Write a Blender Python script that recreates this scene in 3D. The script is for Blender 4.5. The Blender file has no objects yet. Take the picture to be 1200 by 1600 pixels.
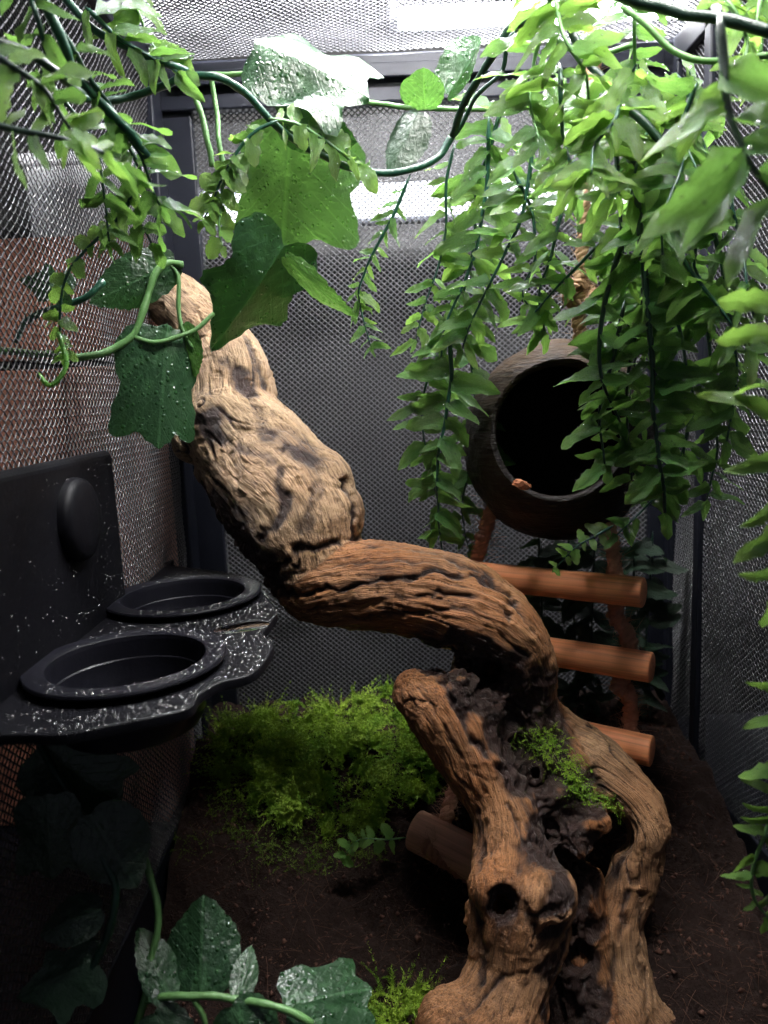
import bpy, bmesh, math, random
import numpy as np
from mathutils import Matrix, Vector, Quaternion

SC = bpy.context.scene
COL = SC.collection
random.seed(7)
RNG = np.random.default_rng(11)

# ------------------------------------------------------------------ camera
CAMZ = 0.36
PITCH, ROLL = math.radians(9.0), math.radians(2.5)
FPX = 26.0 / 36.0 * 1600.0
cf = np.array([0, math.cos(PITCH), -math.sin(PITCH)])
_r = np.array([1.0, 0, 0])
_u = np.array([0, math.sin(PITCH), math.cos(PITCH)])
cr = math.cos(ROLL) * _r - math.sin(ROLL) * _u
cu = math.cos(ROLL) * _u + math.sin(ROLL) * _r
CAM = np.array([0.0, 0.0, CAMZ])
cam_data = bpy.data.cameras.new('camera')
cam = bpy.data.objects.new('camera', cam_data)
COL.objects.link(cam)
M = Matrix.Identity(4)
for i in range(3):
    M[i][0], M[i][1], M[i][2], M[i][3] = cr[i], cu[i], -cf[i], CAM[i]
cam.matrix_world = M
cam_data.sensor_fit = 'VERTICAL'
cam_data.sensor_height = 36.0
cam_data.lens = 26.0
cam_data.clip_start = 0.01
cam_data.clip_end = 50.0
cam_data.dof.use_dof = True
cam_data.dof.focus_distance = 0.46
cam_data.dof.aperture_fstop = 9.0
SC.camera = cam

# ------------------------------------------------------------------ world, view
w = bpy.data.worlds.new('World')
SC.world = w
w.use_nodes = True
w.node_tree.nodes['Background'].inputs['Color'].default_value = (0.75, 0.8, 1.0, 1)
w.node_tree.nodes['Background'].inputs['Strength'].default_value = 0.06
SC.view_settings.view_transform = 'Standard'
SC.view_settings.look = 'None'
SC.view_settings.exposure = 0.42
SC.view_settings.gamma = 1.0
SC.view_settings.use_curve_mapping = False
SC.cycles.use_denoising = True
try:
    SC.cycles.denoiser = 'OPENIMAGEDENOISE'
    SC.cycles.denoising_input_passes = 'RGB_ALBEDO_NORMAL'
    SC.cycles.denoising_prefilter = 'ACCURATE'
except Exception:
    pass
SC.cycles.max_bounces = 8
SC.cycles.diffuse_bounces = 4
SC.cycles.glossy_bounces = 3
SC.cycles.transmission_bounces = 4
SC.cycles.transparent_max_bounces = 8
SC.cycles.sample_clamp_indirect = 4.0
SC.cycles.caustics_reflective = False
SC.cycles.caustics_refractive = False

LAMP_MAIN = 390.0     # emission of the lit strips of the lamp over the lid
LAMP_BACK = 150.0

# ------------------------------------------------------------------ helpers
def pix(x, y, Y):
    """A point of the place seen at photo pixel (x, y), Y metres deep."""
    d = cf + (x - 600.0) / FPX * cr - (y - 800.0) / FPX * cu
    return CAM + d * (Y / d[1])

def plen(n, P):
    """length in metres of n photo pixels at point P"""
    return n * float(np.dot(np.asarray(P) - CAM, cf)) / FPX

def plane_z(x, y, z):
    d = cf + (x - 600.0) / FPX * cr - (y - 800.0) / FPX * cu
    return CAM + d * ((z - CAM[2]) / d[2])

def plane_x(x, y, X):
    d = cf + (x - 600.0) / FPX * cr - (y - 800.0) / FPX * cu
    return CAM + d * ((X - CAM[0]) / d[0])

def unit(v):
    v = np.asarray(v, float)
    return v / max(1e-9, np.linalg.norm(v))

def new_obj(name, data, parent=None, loc=None):
    o = bpy.data.objects.new(name, data)
    COL.objects.link(o)
    if parent is not None:
        o.parent = parent
    if loc is not None:
        o.location = loc
    return o

def tag(o, label=None, cat=None, group=None, kind=None):
    if label: o['label'] = label
    if cat: o['category'] = cat
    if group: o['group'] = group
    if kind: o['kind'] = kind
    return o

def empty(name, loc, label=None, cat=None, group=None):
    o = new_obj(name, None, None, tuple(loc))
    o.empty_display_size = 0.01
    return tag(o, label, cat, group)

def np_mesh(name, verts, faces, mat=None, smooth=True):
    """faces: one (N,k) int array or a list of such arrays"""
    me = bpy.data.meshes.new(name)
    verts = np.asarray(verts, np.float32).reshape(-1, 3)
    fl = faces if isinstance(faces, list) else [faces]
    fl = [np.asarray(f, np.int32) for f in fl if len(f)]
    loops = np.concatenate([f.ravel() for f in fl])
    sizes = np.concatenate([np.full(len(f), f.shape[1], np.int32) for f in fl])
    starts = np.concatenate([[0], np.cumsum(sizes)[:-1]]).astype(np.int32)
    me.vertices.add(len(verts)); me.vertices.foreach_set('co', verts.ravel())
    me.loops.add(len(loops)); me.loops.foreach_set('vertex_index', loops)
    me.polygons.add(len(sizes)); me.polygons.foreach_set('loop_start', starts)
    try:
        me.polygons.foreach_set('loop_total', sizes)
    except Exception:
        pass
    me.polygons.foreach_set('use_smooth', np.full(len(sizes), smooth, bool))
    me.update(calc_edges=True)
    me.validate()
    if mat is not None:
        for m in (mat if isinstance(mat, (list, tuple)) else [mat]):
            me.materials.append(m)
    return me

class MB:
    """collects vertices and faces of one mesh"""
    def __init__(s):
        s.v = []; s.q = []; s.t = []; s.n = 0; s.mq = []; s.mt = []
    def add(s, v, q=None, t=None, mat=0):
        v = np.asarray(v, float).reshape(-1, 3)
        s.v.append(v)
        if q is not None and len(q):
            s.q.append(np.asarray(q, int) + s.n); s.mq.append(np.full(len(q), mat))
        if t is not None and len(t):
            s.t.append(np.asarray(t, int) + s.n); s.mt.append(np.full(len(t), mat))
        s.n += len(v)
    def mesh(s, name, mat, smooth=True):
        fl = []; mi = []
        if s.q: fl.append(np.concatenate(s.q)); mi.append(np.concatenate(s.mq))
        if s.t: fl.append(np.concatenate(s.t)); mi.append(np.concatenate(s.mt))
        me = np_mesh(name, np.concatenate(s.v), fl, mat, smooth)
        mi = np.concatenate(mi)
        if mi.any() and len(me.polygons) == len(mi):
            me.polygons.foreach_set('material_index', mi.astype(np.int32))
        return me
    def obj(s, name, mat, parent=None, loc=None, smooth=True, sharp=None):
        me = s.mesh(name, mat, smooth)
        if sharp: me.set_sharp_from_angle(angle=math.radians(sharp))
        return new_obj(name, me, parent, loc)

def spline(pts, n):
    """Catmull-Rom through rows of pts (any width), n samples"""
    P = np.asarray(pts, float)
    P = np.vstack([2 * P[0] - P[1], P, 2 * P[-1] - P[-2]])
    m = len(P) - 3
    t = np.linspace(0, m - 1e-6, n)
    i = t.astype(int); f = (t - i)[:, None]
    a, b, c, d = P[i], P[i + 1], P[i + 2], P[i + 3]
    return 0.5 * (2 * b + (c - a) * f + (2 * a - 5 * b + 4 * c - d) * f ** 2 + (3 * b - a - 3 * c + d) * f ** 3)

def frames(P):
    T = np.gradient(P, axis=0)
    T /= np.maximum(1e-9, np.linalg.norm(T, axis=1))[:, None]
    n = np.cross(T[0], [0.3, 0.9, 0.2]); n = unit(n)
    N = []
    for t in T:
        n = n - t * np.dot(n, t); n = unit(n); N.append(n)
    N = np.array(N)
    return T, N, np.cross(T, N)

def tube(mb, P, R, k=8, cap=True, mat=0):
    P = np.asarray(P, float); n = len(P)
    R = np.broadcast_to(np.asarray(R, float), (n,))
    T, N, B = frames(P)
    a = np.linspace(0, 2 * math.pi, k, endpoint=False)
    V = P[:, None] + R[:, None, None] * (np.cos(a)[None, :, None] * N[:, None] + np.sin(a)[None, :, None] * B[:, None])
    i, j = np.meshgrid(np.arange(n - 1), np.arange(k), indexing='ij')
    j2 = (j + 1) % k
    Q = np.stack([i * k + j, i * k + j2, (i + 1) * k + j2, (i + 1) * k + j], -1).reshape(-1, 4)
    V = V.reshape(-1, 3); t = []
    if cap:
        V = np.vstack([V, P[0], P[-1]])
        for j in range(k):
            t.append((n * k, (j + 1) % k, j)); t.append((n * k + 1, (n - 1) * k + j, (n - 1) * k + (j + 1) % k))
    mb.add(V, Q, t, mat)

def box(mb, c, s, mat=0, R=None):
    c = np.asarray(c, float); h = np.asarray(s, float) / 2
    v = np.array([[x, y, z] for x in (-1, 1) for y in (-1, 1) for z in (-1, 1)], float) * h
    if R is not None: v = v @ np.asarray(R).T
    q = [(0, 1, 3, 2), (4, 6, 7, 5), (0, 4, 5, 1), (2, 3, 7, 6), (0, 2, 6, 4), (1, 5, 7, 3)]
    mb.add(v + c, q, None, mat)

def bevel_box(name, c, s, mat, parent=None, loc=(0, 0, 0), bev=0.0015, seg=2):
    bm = bmesh.new()
    bmesh.ops.create_cube(bm, size=1)
    bmesh.ops.scale(bm, vec=s, verts=bm.verts)
    bmesh.ops.bevel(bm, geom=bm.edges[:], offset=bev, segments=seg, affect='EDGES', profile=0.5)
    bmesh.ops.translate(bm, vec=c, verts=bm.verts)
    me = bpy.data.meshes.new(name); bm.to_mesh(me); bm.free()
    me.materials.append(mat)
    return new_obj(name, me, parent, loc)

def lathe(mb, prof, k=64, mat=0, c=(0, 0, 0)):
    prof = np.asarray(prof, float); n = len(prof)
    a = np.linspace(0, 2 * math.pi, k, endpoint=False)
    V = np.stack([prof[:, None, 0] * np.cos(a), prof[:, None, 0] * np.sin(a), np.repeat(prof[:, 1:2], k, 1)], -1) + np.asarray(c)
    i, j = np.meshgrid(np.arange(n - 1), np.arange(k), indexing='ij'); j2 = (j + 1) % k
    mb.add(V.reshape(-1, 3), np.stack([i * k + j, i * k + j2, (i + 1) * k + j2, (i + 1) * k + j], -1).reshape(-1, 4), None, mat)

def _h(ix, iy, iz, s=0):
    u = np.uint32
    with np.errstate(over='ignore'):
        h = ix.astype(u) * u(374761393) + iy.astype(u) * u(668265263) + iz.astype(u) * u(2147483647) + u((s * 974634721) & 0xFFFFFFFF)
        h = (h ^ (h >> u(13))) * u(1274126177)
        h = (h ^ (h >> u(16))) * u(2246822519)
        h = (h ^ (h >> u(15))) & u(0xFFFFFF)
    return h.astype(np.float32) * np.float32(1.0 / 0xFFFFFF)

def noise(p, s=0):
    """smooth value noise, -1..1"""
    p = np.asarray(p, float)
    i = np.floor(p).astype(np.int64); f = p - i; f = f * f * f * (f * (f * 6 - 15) + 10)
    o = 0
    for dx in (0, 1):
        wx = f[..., 0] if dx else 1 - f[..., 0]
        for dy in (0, 1):
            wy = f[..., 1] if dy else 1 - f[..., 1]
            for dz in (0, 1):
                wz = f[..., 2] if dz else 1 - f[..., 2]
                o = o + wx * wy * wz * _h(i[..., 0] + dx, i[..., 1] + dy, i[..., 2] + dz, s)
    return o * 2 - 1

def fbm(p, o=4, s=0):
    r = 0; a = 1.0; t = 0
    for k in range(o):
        r = r + a * noise(np.asarray(p) * 2 ** k + 17.3 * k, s + k); t += a; a *= 0.5
    return r / t

def sstep(a, b, x):
    t = np.clip((x - a) / (b - a), 0, 1)
    return t * t * (3 - 2 * t)

# ------------------------------------------------------------------ materials
class NT:
    def __init__(s, name):
        s.m = bpy.data.materials.new(name); s.m.use_nodes = True
        s.t = s.m.node_tree; s.t.nodes.clear()
        s.out = s.t.nodes.new('ShaderNodeOutputMaterial')
    def n(s, typ, ins=None, **kw):
        nd = s.t.nodes.new('ShaderNode' + typ)
        for k, v in kw.items(): setattr(nd, k, v)
        for k, v in (ins or {}).items():
            if isinstance(v, bpy.types.NodeSocket): s.t.links.new(v, nd.inputs[k])
            else: nd.inputs[k].default_value = v
        return nd
    def math(s, op, a, b=0.0, c=None, clamp=False):
        ins = {0: a, 1: b}
        if c is not None: ins[2] = c
        return s.n('Math', ins, operation=op, use_clamp=clamp).outputs[0]
    def mix(s, f, a, b, mode='MIX'):
        nd = s.n('Mix', data_type='RGBA', blend_type=mode)
        for k, v in ((0, f), (6, a), (7, b)):
            if isinstance(v, bpy.types.NodeSocket): s.t.links.new(v, nd.inputs[k])
            else: nd.inputs[k].default_value = v if k == 0 else (tuple(v) + (1,) if len(v) == 3 else v)
        return nd.outputs[2]
    def noise(s, vec, scale, detail=4, rough=0.55, dist=0.0, out=0):
        return s.n('TexNoise', {'Vector': vec, 'Scale': scale, 'Detail': detail, 'Roughness': rough, 'Distortion': dist}).outputs[out]
    def ramp(s, f, stops, interp='LINEAR'):
        nd = s.n('ValToRGB', {0: f}); e = nd.color_ramp.elements; nd.color_ramp.interpolation = interp
        while len(e) < len(stops): e.new(0.5)
        for el, (p, c) in zip(e, stops):
            el.position = p; el.color = (c, c, c, 1) if isinstance(c, (int, float)) else tuple(c) + (1,)
        return nd.outputs[0]
    def bump(s, h, strength=0.3, dist=0.001, normal=None):
        ins = {'Height': h, 'Strength': strength, 'Distance': dist}
        if normal is not None: ins['Normal'] = normal
        return s.n('Bump', ins).outputs[0]
    def bsdf(s, **kw):
        return s.n('BsdfPrincipled', {k.replace('_', ' '): v for k, v in kw.items()})
    def done(s, sh):
        s.t.links.new(sh, s.out.inputs[0]); return s.m
    def obj(s): return s.n('TexCoord').outputs['Object']
    def gen(s): return s.n('TexCoord').outputs['Generated']
    def attr(s, name, out='Fac'): return s.n('Attribute', attribute_name=name).outputs[out]
    def rand(s): return s.n('ObjectInfo').outputs['Random']

def c4(c): return tuple(c) + (1,)

def mat_plain(name, col, rough=0.5, var=0.15, scale=60, bump=0.15, spec=0.5, metallic=0.0, dist=0.0006):
    t = NT(name); v = t.obj()
    n1 = t.noise(v, scale, 5); n2 = t.noise(v, scale * 9, 3)
    c = t.mix(t.math('MULTIPLY', n1, 1.0), [x * (1 - var) for x in col], [min(1, x * (1 + var)) for x in col])
    r = t.math('ADD', t.math('MULTIPLY', n1, 0.2), rough - 0.1)
    b = t.bsdf(Base_Color=c, Roughness=r, Metallic=metallic, Normal=t.bump(n2, bump, dist))
    b.inputs['Specular IOR Level'].default_value = spec
    return t.done(b.outputs[0])

def mat_emit(name, col, strength):
    t = NT(name)
    return t.done(t.n('Emission', {'Color': c4(col), 'Strength': strength}).outputs[0])

def mat_leaf(name, base, tip, back, rough=0.35, transl=0.35, drops=True, vein=0.0, glow=1.0):
    """thin leaf: glossy top coat, light coming through it, wet beads"""
    t = NT(name)
    uv = t.n('UVMap').outputs[0]
    sep = t.n('SeparateXYZ', {0: uv})
    v = t.obj(); rnd = t.rand()
    along = sep.outputs[1]; across = sep.outputs[0]
    n1 = t.noise(uv, 4.0, 4)
    f = t.math('ADD', t.math('MULTIPLY', along, 0.75), t.math('MULTIPLY', t.math('SUBTRACT', rnd, 0.5), 0.7))
    f = t.math('ADD', f, t.math('MULTIPLY', t.math('SUBTRACT', n1, 0.5), 0.7), clamp=True)
    c = t.mix(f, base, tip)
    hsv = t.n('HueSaturation', {'Hue': t.math('ADD', 0.485, t.math('MULTIPLY', rnd, 0.03)), 'Saturation': 1.0,
                                'Value': t.math('ADD', 0.7, t.math('MULTIPLY', t.math('FRACT', t.math('MULTIPLY', rnd, 7.31)), 0.6)), 'Color': c})
    c = hsv.outputs[0]
    # veins: midrib plus slanting side veins
    ax = t.math('ABSOLUTE', across)
    mid = t.math('SUBTRACT', 1.0, t.math('MULTIPLY', ax, 34.0), clamp=True)
    sv = t.math('FRACT', t.math('MULTIPLY', t.math('SUBTRACT', along, t.math('MULTIPLY', ax, 0.9)), 7.0))
    sv = t.math('SUBTRACT', 1.0, t.math('MULTIPLY', t.math('ABSOLUTE', t.math('SUBTRACT', sv, 0.5)), 12.0), clamp=True)
    vn = t.math('MAXIMUM', mid, t.math('MULTIPLY', sv, 0.5))
    if vein > 0:
        vn = t.math('MAXIMUM', vn, t.attr('vein'))
        c = t.mix(t.math('MULTIPLY', vn, vein), c, [min(1, x * 2.4 + 0.02) for x in tip])
    else:
        c = t.mix(t.math('MULTIPLY', vn, 0.45), c, t.mix(0.65, c, (0.008, 0.03, 0.010)))
    h = t.math('ADD', t.math('MULTIPLY', vn, -0.22), t.math('MULTIPLY', t.noise(v, 420, 3), 0.5))
    h = t.math('ADD', h, t.math('MULTIPLY', t.noise(uv, 5, 5), 1.2))
    nm = t.bump(h, 0.9, 0.0012)
    rg = t.math('ADD', rough - 0.1, t.math('MULTIPLY', t.noise(v, 90, 3), 0.25))
    if drops:
        vo = t.n('TexVoronoi', {'Vector': v, 'Scale': 420.0 if drops is True else drops, 'Randomness': 1.0})
        thr = t.math('MULTIPLY', t.n('SeparateColor', {0: vo.outputs['Color']}).outputs[0], 0.42)
        dm = t.math('SUBTRACT', thr, vo.outputs['Distance'], clamp=True)
        dmask = t.math('GREATER_THAN', dm, 0.001)
        nm = t.bump(t.math('SQRT', dm), 0.9, 0.0012, nm)
        rg = t.math('MULTIPLY', rg, t.math('SUBTRACT', 1.0, t.math('MULTIPLY', dmask, 0.8)))
    b = t.bsdf(Base_Color=c, Roughness=rg, Normal=nm)
    b.inputs['Specular IOR Level'].default_value = 0.65
    b.inputs['Coat Weight'].default_value = 0.35
    b.inputs['Coat Roughness'].default_value = 0.12
    t.t.links.new(nm, b.inputs['Coat Normal'])
    tc = t.mix(0.55, c, back)
    tc = t.n('HueSaturation', {'Saturation': 1.08, 'Value': 1.5 * glow, 'Color': tc}).outputs[0]
    tr = t.n('BsdfTranslucent', {'Color': tc, 'Normal': nm})
    mx = t.n('MixShader', {0: t.math('MULTIPLY', t.math('ADD', 0.7, t.math('MULTIPLY', n1, 0.6)), transl), 1: b.outputs[0], 2: tr.outputs[0]})
    return t.done(mx.outputs[0])

M_wire = mat_plain('screen_wire', (0.055, 0.055, 0.060), 0.34, 0.2, 40, 0.05, 0.6)
M_frame = mat_plain('black_aluminium', (0.007, 0.008, 0.013), 0.45, 0.2, 20, 0.10, 0.25)
M_blackplastic = mat_plain('black_plastic', (0.0035, 0.0035, 0.005), 0.48, 0.25, 35, 0.25, 0.10)
M_cup = mat_plain('black_cup_plastic', (0.006, 0.006, 0.009), 0.34, 0.2, 60, 0.15, 0.22)
M_fernleaf = mat_leaf('fern_leaf', (0.042, 0.145, 0.036), (0.165, 0.315, 0.080), (0.27, 0.47, 0.11), 0.25, 0.34, 620.0)
M_fernleaf_y = mat_leaf('fern_leaf_pale', (0.090, 0.225, 0.046), (0.25, 0.42, 0.10), (0.33, 0.54, 0.12), 0.25, 0.38, 620.0)
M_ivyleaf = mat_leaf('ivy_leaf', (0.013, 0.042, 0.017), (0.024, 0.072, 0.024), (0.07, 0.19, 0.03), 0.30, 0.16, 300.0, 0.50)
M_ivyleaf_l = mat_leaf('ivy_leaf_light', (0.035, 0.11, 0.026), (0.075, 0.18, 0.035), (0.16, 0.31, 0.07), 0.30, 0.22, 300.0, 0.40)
M_darkleaf = mat_leaf('dark_shade_leaf', (0.010, 0.030, 0.014), (0.014, 0.042, 0.016), (0.03, 0.09, 0.02), 0.42, 0.12, False, 0.2)  # darker leaf copy, paints in the shade below the ledge and behind the ladder
M_stem_dark = mat_plain('dark_green_stem', (0.010, 0.062, 0.036), 0.36, 0.35, 120, 0.5, 0.5)
M_stem_light = mat_plain('pale_green_stem', (0.10, 0.22, 0.07), 0.40, 0.3, 90, 0.4, 0.4)
M_stem_black = mat_plain('blackish_green_stem', (0.006, 0.028, 0.016), 0.36, 0.3, 120, 0.5, 0.5)

def mat_water():
    t = NT('water')
    b = t.bsdf(Base_Color=(1, 1, 1, 1), Roughness=0.03, IOR=1.33)
    b.inputs['Transmission Weight'].default_value = 1.0
    return t.done(b.outputs[0])
M_water = mat_water()
def mat_bead():
    t = NT('water_bead')
    b = t.bsdf(Base_Color=(1, 1, 1, 1), Roughness=0.05, IOR=1.33)
    b.inputs['Transmission Weight'].default_value = 1.0
    g = t.n('BsdfGlossy', {'Color': (1, 1, 1, 1), 'Roughness': 0.38})
    return t.done(t.n('MixShader', {0: 0.20, 1: b.outputs[0], 2: g.outputs[0]}).outputs[0])
M_bead = mat_bead()

def mat_wood():
    t = NT('driftwood')
    g = t.attr('grain', 'Vector')
    dark = t.attr('dark'); tone = t.attr('tone'); p = t.obj()
    st = t.n('VectorMath', {0: g, 1: (28.0, 620.0, 620.0)}, operation='MULTIPLY').outputs[0]
    st2 = t.n('VectorMath', {0: g, 1: (60.0, 1900.0, 1900.0)}, operation='MULTIPLY').outputs[0]
    n1 = t.noise(st, 1.0, 5, 0.6, 0.6); n2 = t.noise(st2, 1.0, 3, 0.6, 0.3)
    n3 = t.noise(p, 26.0, 5, 0.6); n4 = t.noise(p, 900, 4, 0.7)
    tan = t.mix(n3, (0.46, 0.295, 0.160), (0.70, 0.50, 0.31))
    red = t.mix(n3, (0.33, 0.112, 0.036), (0.57, 0.255, 0.092))
    c = t.mix(tone, tan, red)
    streak = t.ramp(n1, [(0.34, 0.0), (0.46, 0.6), (0.62, 1.0)])
    c = t.mix(streak, t.mix(0.75, c, (0.050, 0.022, 0.012)), c)
    fine = t.ramp(n2, [(0.3, 0.55), (0.6, 1.0)])
    c = t.mix(1.0, c, fine, 'MULTIPLY')
    speck = t.ramp(n4, [(0.34, 0.0), (0.44, 1.0)])
    c = t.mix(t.math('MULTIPLY', t.math('SUBTRACT', 1.0, speck), 0.55), c, (0.06, 0.03, 0.02))
    bark_shade_c = t.mix(t.noise(p, 160, 5, 0.7), (0.008, 0.005, 0.005), (0.062, 0.034, 0.027))
    dm = t.math('ADD', dark, t.math('MULTIPLY', t.math('SUBTRACT', t.noise(p, 210, 4), 0.5), 0.5))
    dm = t.ramp(dm, [(0.18, 0.0), (0.72, 1.0)])
    c = t.mix(dm, c, bark_shade_c)  # bark colour, also used for the shade painted into the dark mask
    h = t.math('ADD', t.math('MULTIPLY', n1, 1.0), t.math('ADD', t.math('MULTIPLY', n2, 0.5), t.math('MULTIPLY', n4, 0.5)))
    nm = t.bump(h, 0.9, 0.0022)
    rg = t.math('SUBTRACT', 0.56, t.math('MULTIPLY', dm, 0.24))
    b = t.bsdf(Base_Color=c, Roughness=rg, Normal=nm)
    b.inputs['Specular IOR Level'].default_value = 0.42
    return t.done(b.outputs[0])
M_wood = mat_wood()

def mat_dowel(name, col):
    t = NT(name); p = t.obj()
    st = t.n('VectorMath', {0: p, 1: (14.0, 500.0, 500.0)}, operation='MULTIPLY').outputs[0]
    n = t.noise(st, 1.0, 4, 0.6, 0.4); n2 = t.noise(p, 45, 4)
    r = t.rand()
    c = t.mix(t.ramp(n, [(0.32, 0.0), (0.6, 1.0)]), [x * 0.74 for x in col], [min(1, x * 1.18) for x in col])
    c = t.mix(t.math('MULTIPLY', n2, 0.5), c, [col[0] * 0.75, col[1] * 0.55, col[2] * 0.5])
    b = t.bsdf(Base_Color=c, Roughness=t.math('ADD', 0.42, t.math('MULTIPLY', n2, 0.2)), Normal=t.bump(n, 0.35, 0.0006))
    b.inputs['Specular IOR Level'].default_value = 0.35
    return t.done(b.outputs[0])
M_dowel = mat_dowel('stained_dowel', (0.80, 0.325, 0.145))
M_dowel_pale_lit = mat_dowel('pale_lit_dowel', (0.74, 0.42, 0.29))  # pale pinkish rung, lightened further to paint light onto it
M_rope = mat_plain('coir_rope', (0.52, 0.26, 0.17), 0.85, 0.45, 260, 0.8, 0.15, dist=0.0015)
M_rope_tan = mat_plain('tan_rope', (0.36, 0.23, 0.13), 0.85, 0.5, 260, 0.8, 0.15, dist=0.0015)

def mat_coco():
    t = NT('coconut_shell'); p = t.obj()
    st = t.n('VectorMath', {0: p, 1: (60.0, 60.0, 420.0)}, operation='MULTIPLY').outputs[0]
    n = t.noise(st, 1.0, 5, 0.65, 0.8); n2 = t.noise(p, 40, 4)
    c = t.mix(n2, (0.005, 0.004, 0.004), (0.016, 0.010, 0.007))
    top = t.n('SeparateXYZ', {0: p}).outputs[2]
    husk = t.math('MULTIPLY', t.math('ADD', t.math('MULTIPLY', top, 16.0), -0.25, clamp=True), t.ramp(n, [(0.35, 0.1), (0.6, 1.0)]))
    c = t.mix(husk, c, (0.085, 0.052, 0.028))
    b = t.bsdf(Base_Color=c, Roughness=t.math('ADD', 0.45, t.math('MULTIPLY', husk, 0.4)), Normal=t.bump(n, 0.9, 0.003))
    b.inputs['Specular IOR Level'].default_value = 0.2
    return t.done(b.outputs[0])
M_coco = mat_coco()
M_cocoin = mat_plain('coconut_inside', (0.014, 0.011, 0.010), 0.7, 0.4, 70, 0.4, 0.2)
M_chip = mat_plain('wood_chip', (0.46, 0.17, 0.08), 0.6, 0.3, 150, 0.4)

def mat_soil():
    t = NT('soil'); p = t.obj()
    n = t.noise(p, 240, 6, 0.7); n2 = t.noise(p, 24, 4)
    c = t.mix(n, (0.005, 0.0026, 0.0022), (0.040, 0.019, 0.014))
    c = t.mix(t.math('MULTIPLY', n2, 0.5), c, (0.03, 0.016, 0.012))
    b = t.bsdf(Base_Color=c, Roughness=0.8, Normal=t.bump(n, 1.0, 0.006))
    b.inputs['Specular IOR Level'].default_value = 0.25
    return t.done(b.outputs[0])
M_soil = mat_soil()
M_crumb = mat_plain('soil_crumb', (0.085, 0.042, 0.030), 0.85, 0.6, 90, 0.5, 0.2)
M_fibre = mat_plain('coir_fibre', (0.10, 0.048, 0.030), 0.75, 0.6, 70, 0.2, 0.3)

def mat_moss(name, a, bcol):
    t = NT(name); p = t.obj()
    n = t.noise(p, 55, 4); n2 = t.noise(p, 700, 2)
    c = t.mix(t.ramp(n, [(0.35, 0.0), (0.65, 1.0)]), a, bcol)
    c = t.mix(1.0, c, t.ramp(n2, [(0.3, 0.55), (0.7, 1.0)]), 'MULTIPLY')
    d = t.bsdf(Base_Color=c, Roughness=0.55)
    d.inputs['Specular IOR Level'].default_value = 0.3
    tr = t.n('BsdfTranslucent', {'Color': t.mix(0.4, c, (0.4, 0.6, 0.05))})
    return t.done(t.n('MixShader', {0: 0.3, 1: d.outputs[0], 2: tr.outputs[0]}).outputs[0])
M_moss = mat_moss('moss_green', (0.17, 0.34, 0.035), (0.42, 0.60, 0.07))
M_moss_dark = mat_moss('moss_olive', (0.08, 0.15, 0.02), (0.17, 0.26, 0.03))

def mat_cabinet():
    t = NT('cabinet_wood'); p = t.obj()
    st = t.n('VectorMath', {0: p, 1: (8.0, 8.0, 90.0)}, operation='MULTIPLY').outputs[0]
    n = t.noise(st, 1.0, 4, 0.6, 0.5)
    c = t.mix(n, (0.54, 0.20, 0.12), (0.72, 0.33, 0.22))
    b = t.bsdf(Base_Color=c, Roughness=0.5, Normal=t.bump(n, 0.2, 0.001))
    return t.done(b.outputs[0])
M_cab = mat_cabinet()
def mat_cab_lit():  # paler copy of the cabinet wood with lamp light painted in
    t = NT('lit_cabinet_wood'); p = t.obj()
    st = t.n('VectorMath', {0: p, 1: (70.0, 8.0, 8.0)}, operation='MULTIPLY').outputs[0]
    n = t.noise(st, 1.0, 4, 0.6, 0.5)
    b = t.bsdf(Base_Color=t.mix(n, (0.54, 0.27, 0.20), (0.72, 0.40, 0.31)), Roughness=0.5)
    return t.done(b.outputs[0])
M_cab_lit = mat_cab_lit()
M_white = mat_plain('white_wall_paint', (0.78, 0.78, 0.80), 0.7, 0.04, 8, 0.1, 0.3)
M_backpanel = mat_plain('grey_back_panel', (0.016, 0.0155, 0.015), 0.6, 0.25, 6, 0.1, 0.3)
M_led = mat_emit('led_diffuser', (1.0, 0.98, 0.95), LAMP_MAIN)
M_fill = mat_emit('added_fill_strip', (0.98, 0.98, 1.0), LAMP_MAIN * 1.4)  # added strip out of view, brightens moss, upper wood and cabinet
M_led2 = mat_emit('led_tube', (0.96, 0.97, 1.0), LAMP_BACK)
M_reflglow = mat_emit('reflection_glow', (0.90, 0.94, 1.0), 4.0)  # glow painted where a lamp is mirrored behind the screen
M_glow_panel = mat_emit('added_glow_panel', (0.62, 0.66, 1.0), 0.12)  # added dim glow that tints the lid openings lavender
M_hood = mat_plain('lamp_hood_white', (0.62, 0.62, 0.72), 0.5, 0.05, 10, 0.05)
M_housing = mat_plain('lamp_housing', (0.30, 0.31, 0.36), 0.4, 0.1, 20, 0.05)

# ------------------------------------------------------------------ enclosure
YB = 0.66                                    # back screen
XL = float(pix(292, 700, YB)[0])             # left corner
XR = float(pix(1040, 900, YB)[0])            # right corner
ZT = float(pix(560, 92, YB)[2])              # lid
ZF = 0.0
YF = 0.13                                    # front opening
print('enclosure', XL, XR, ZT)

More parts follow.
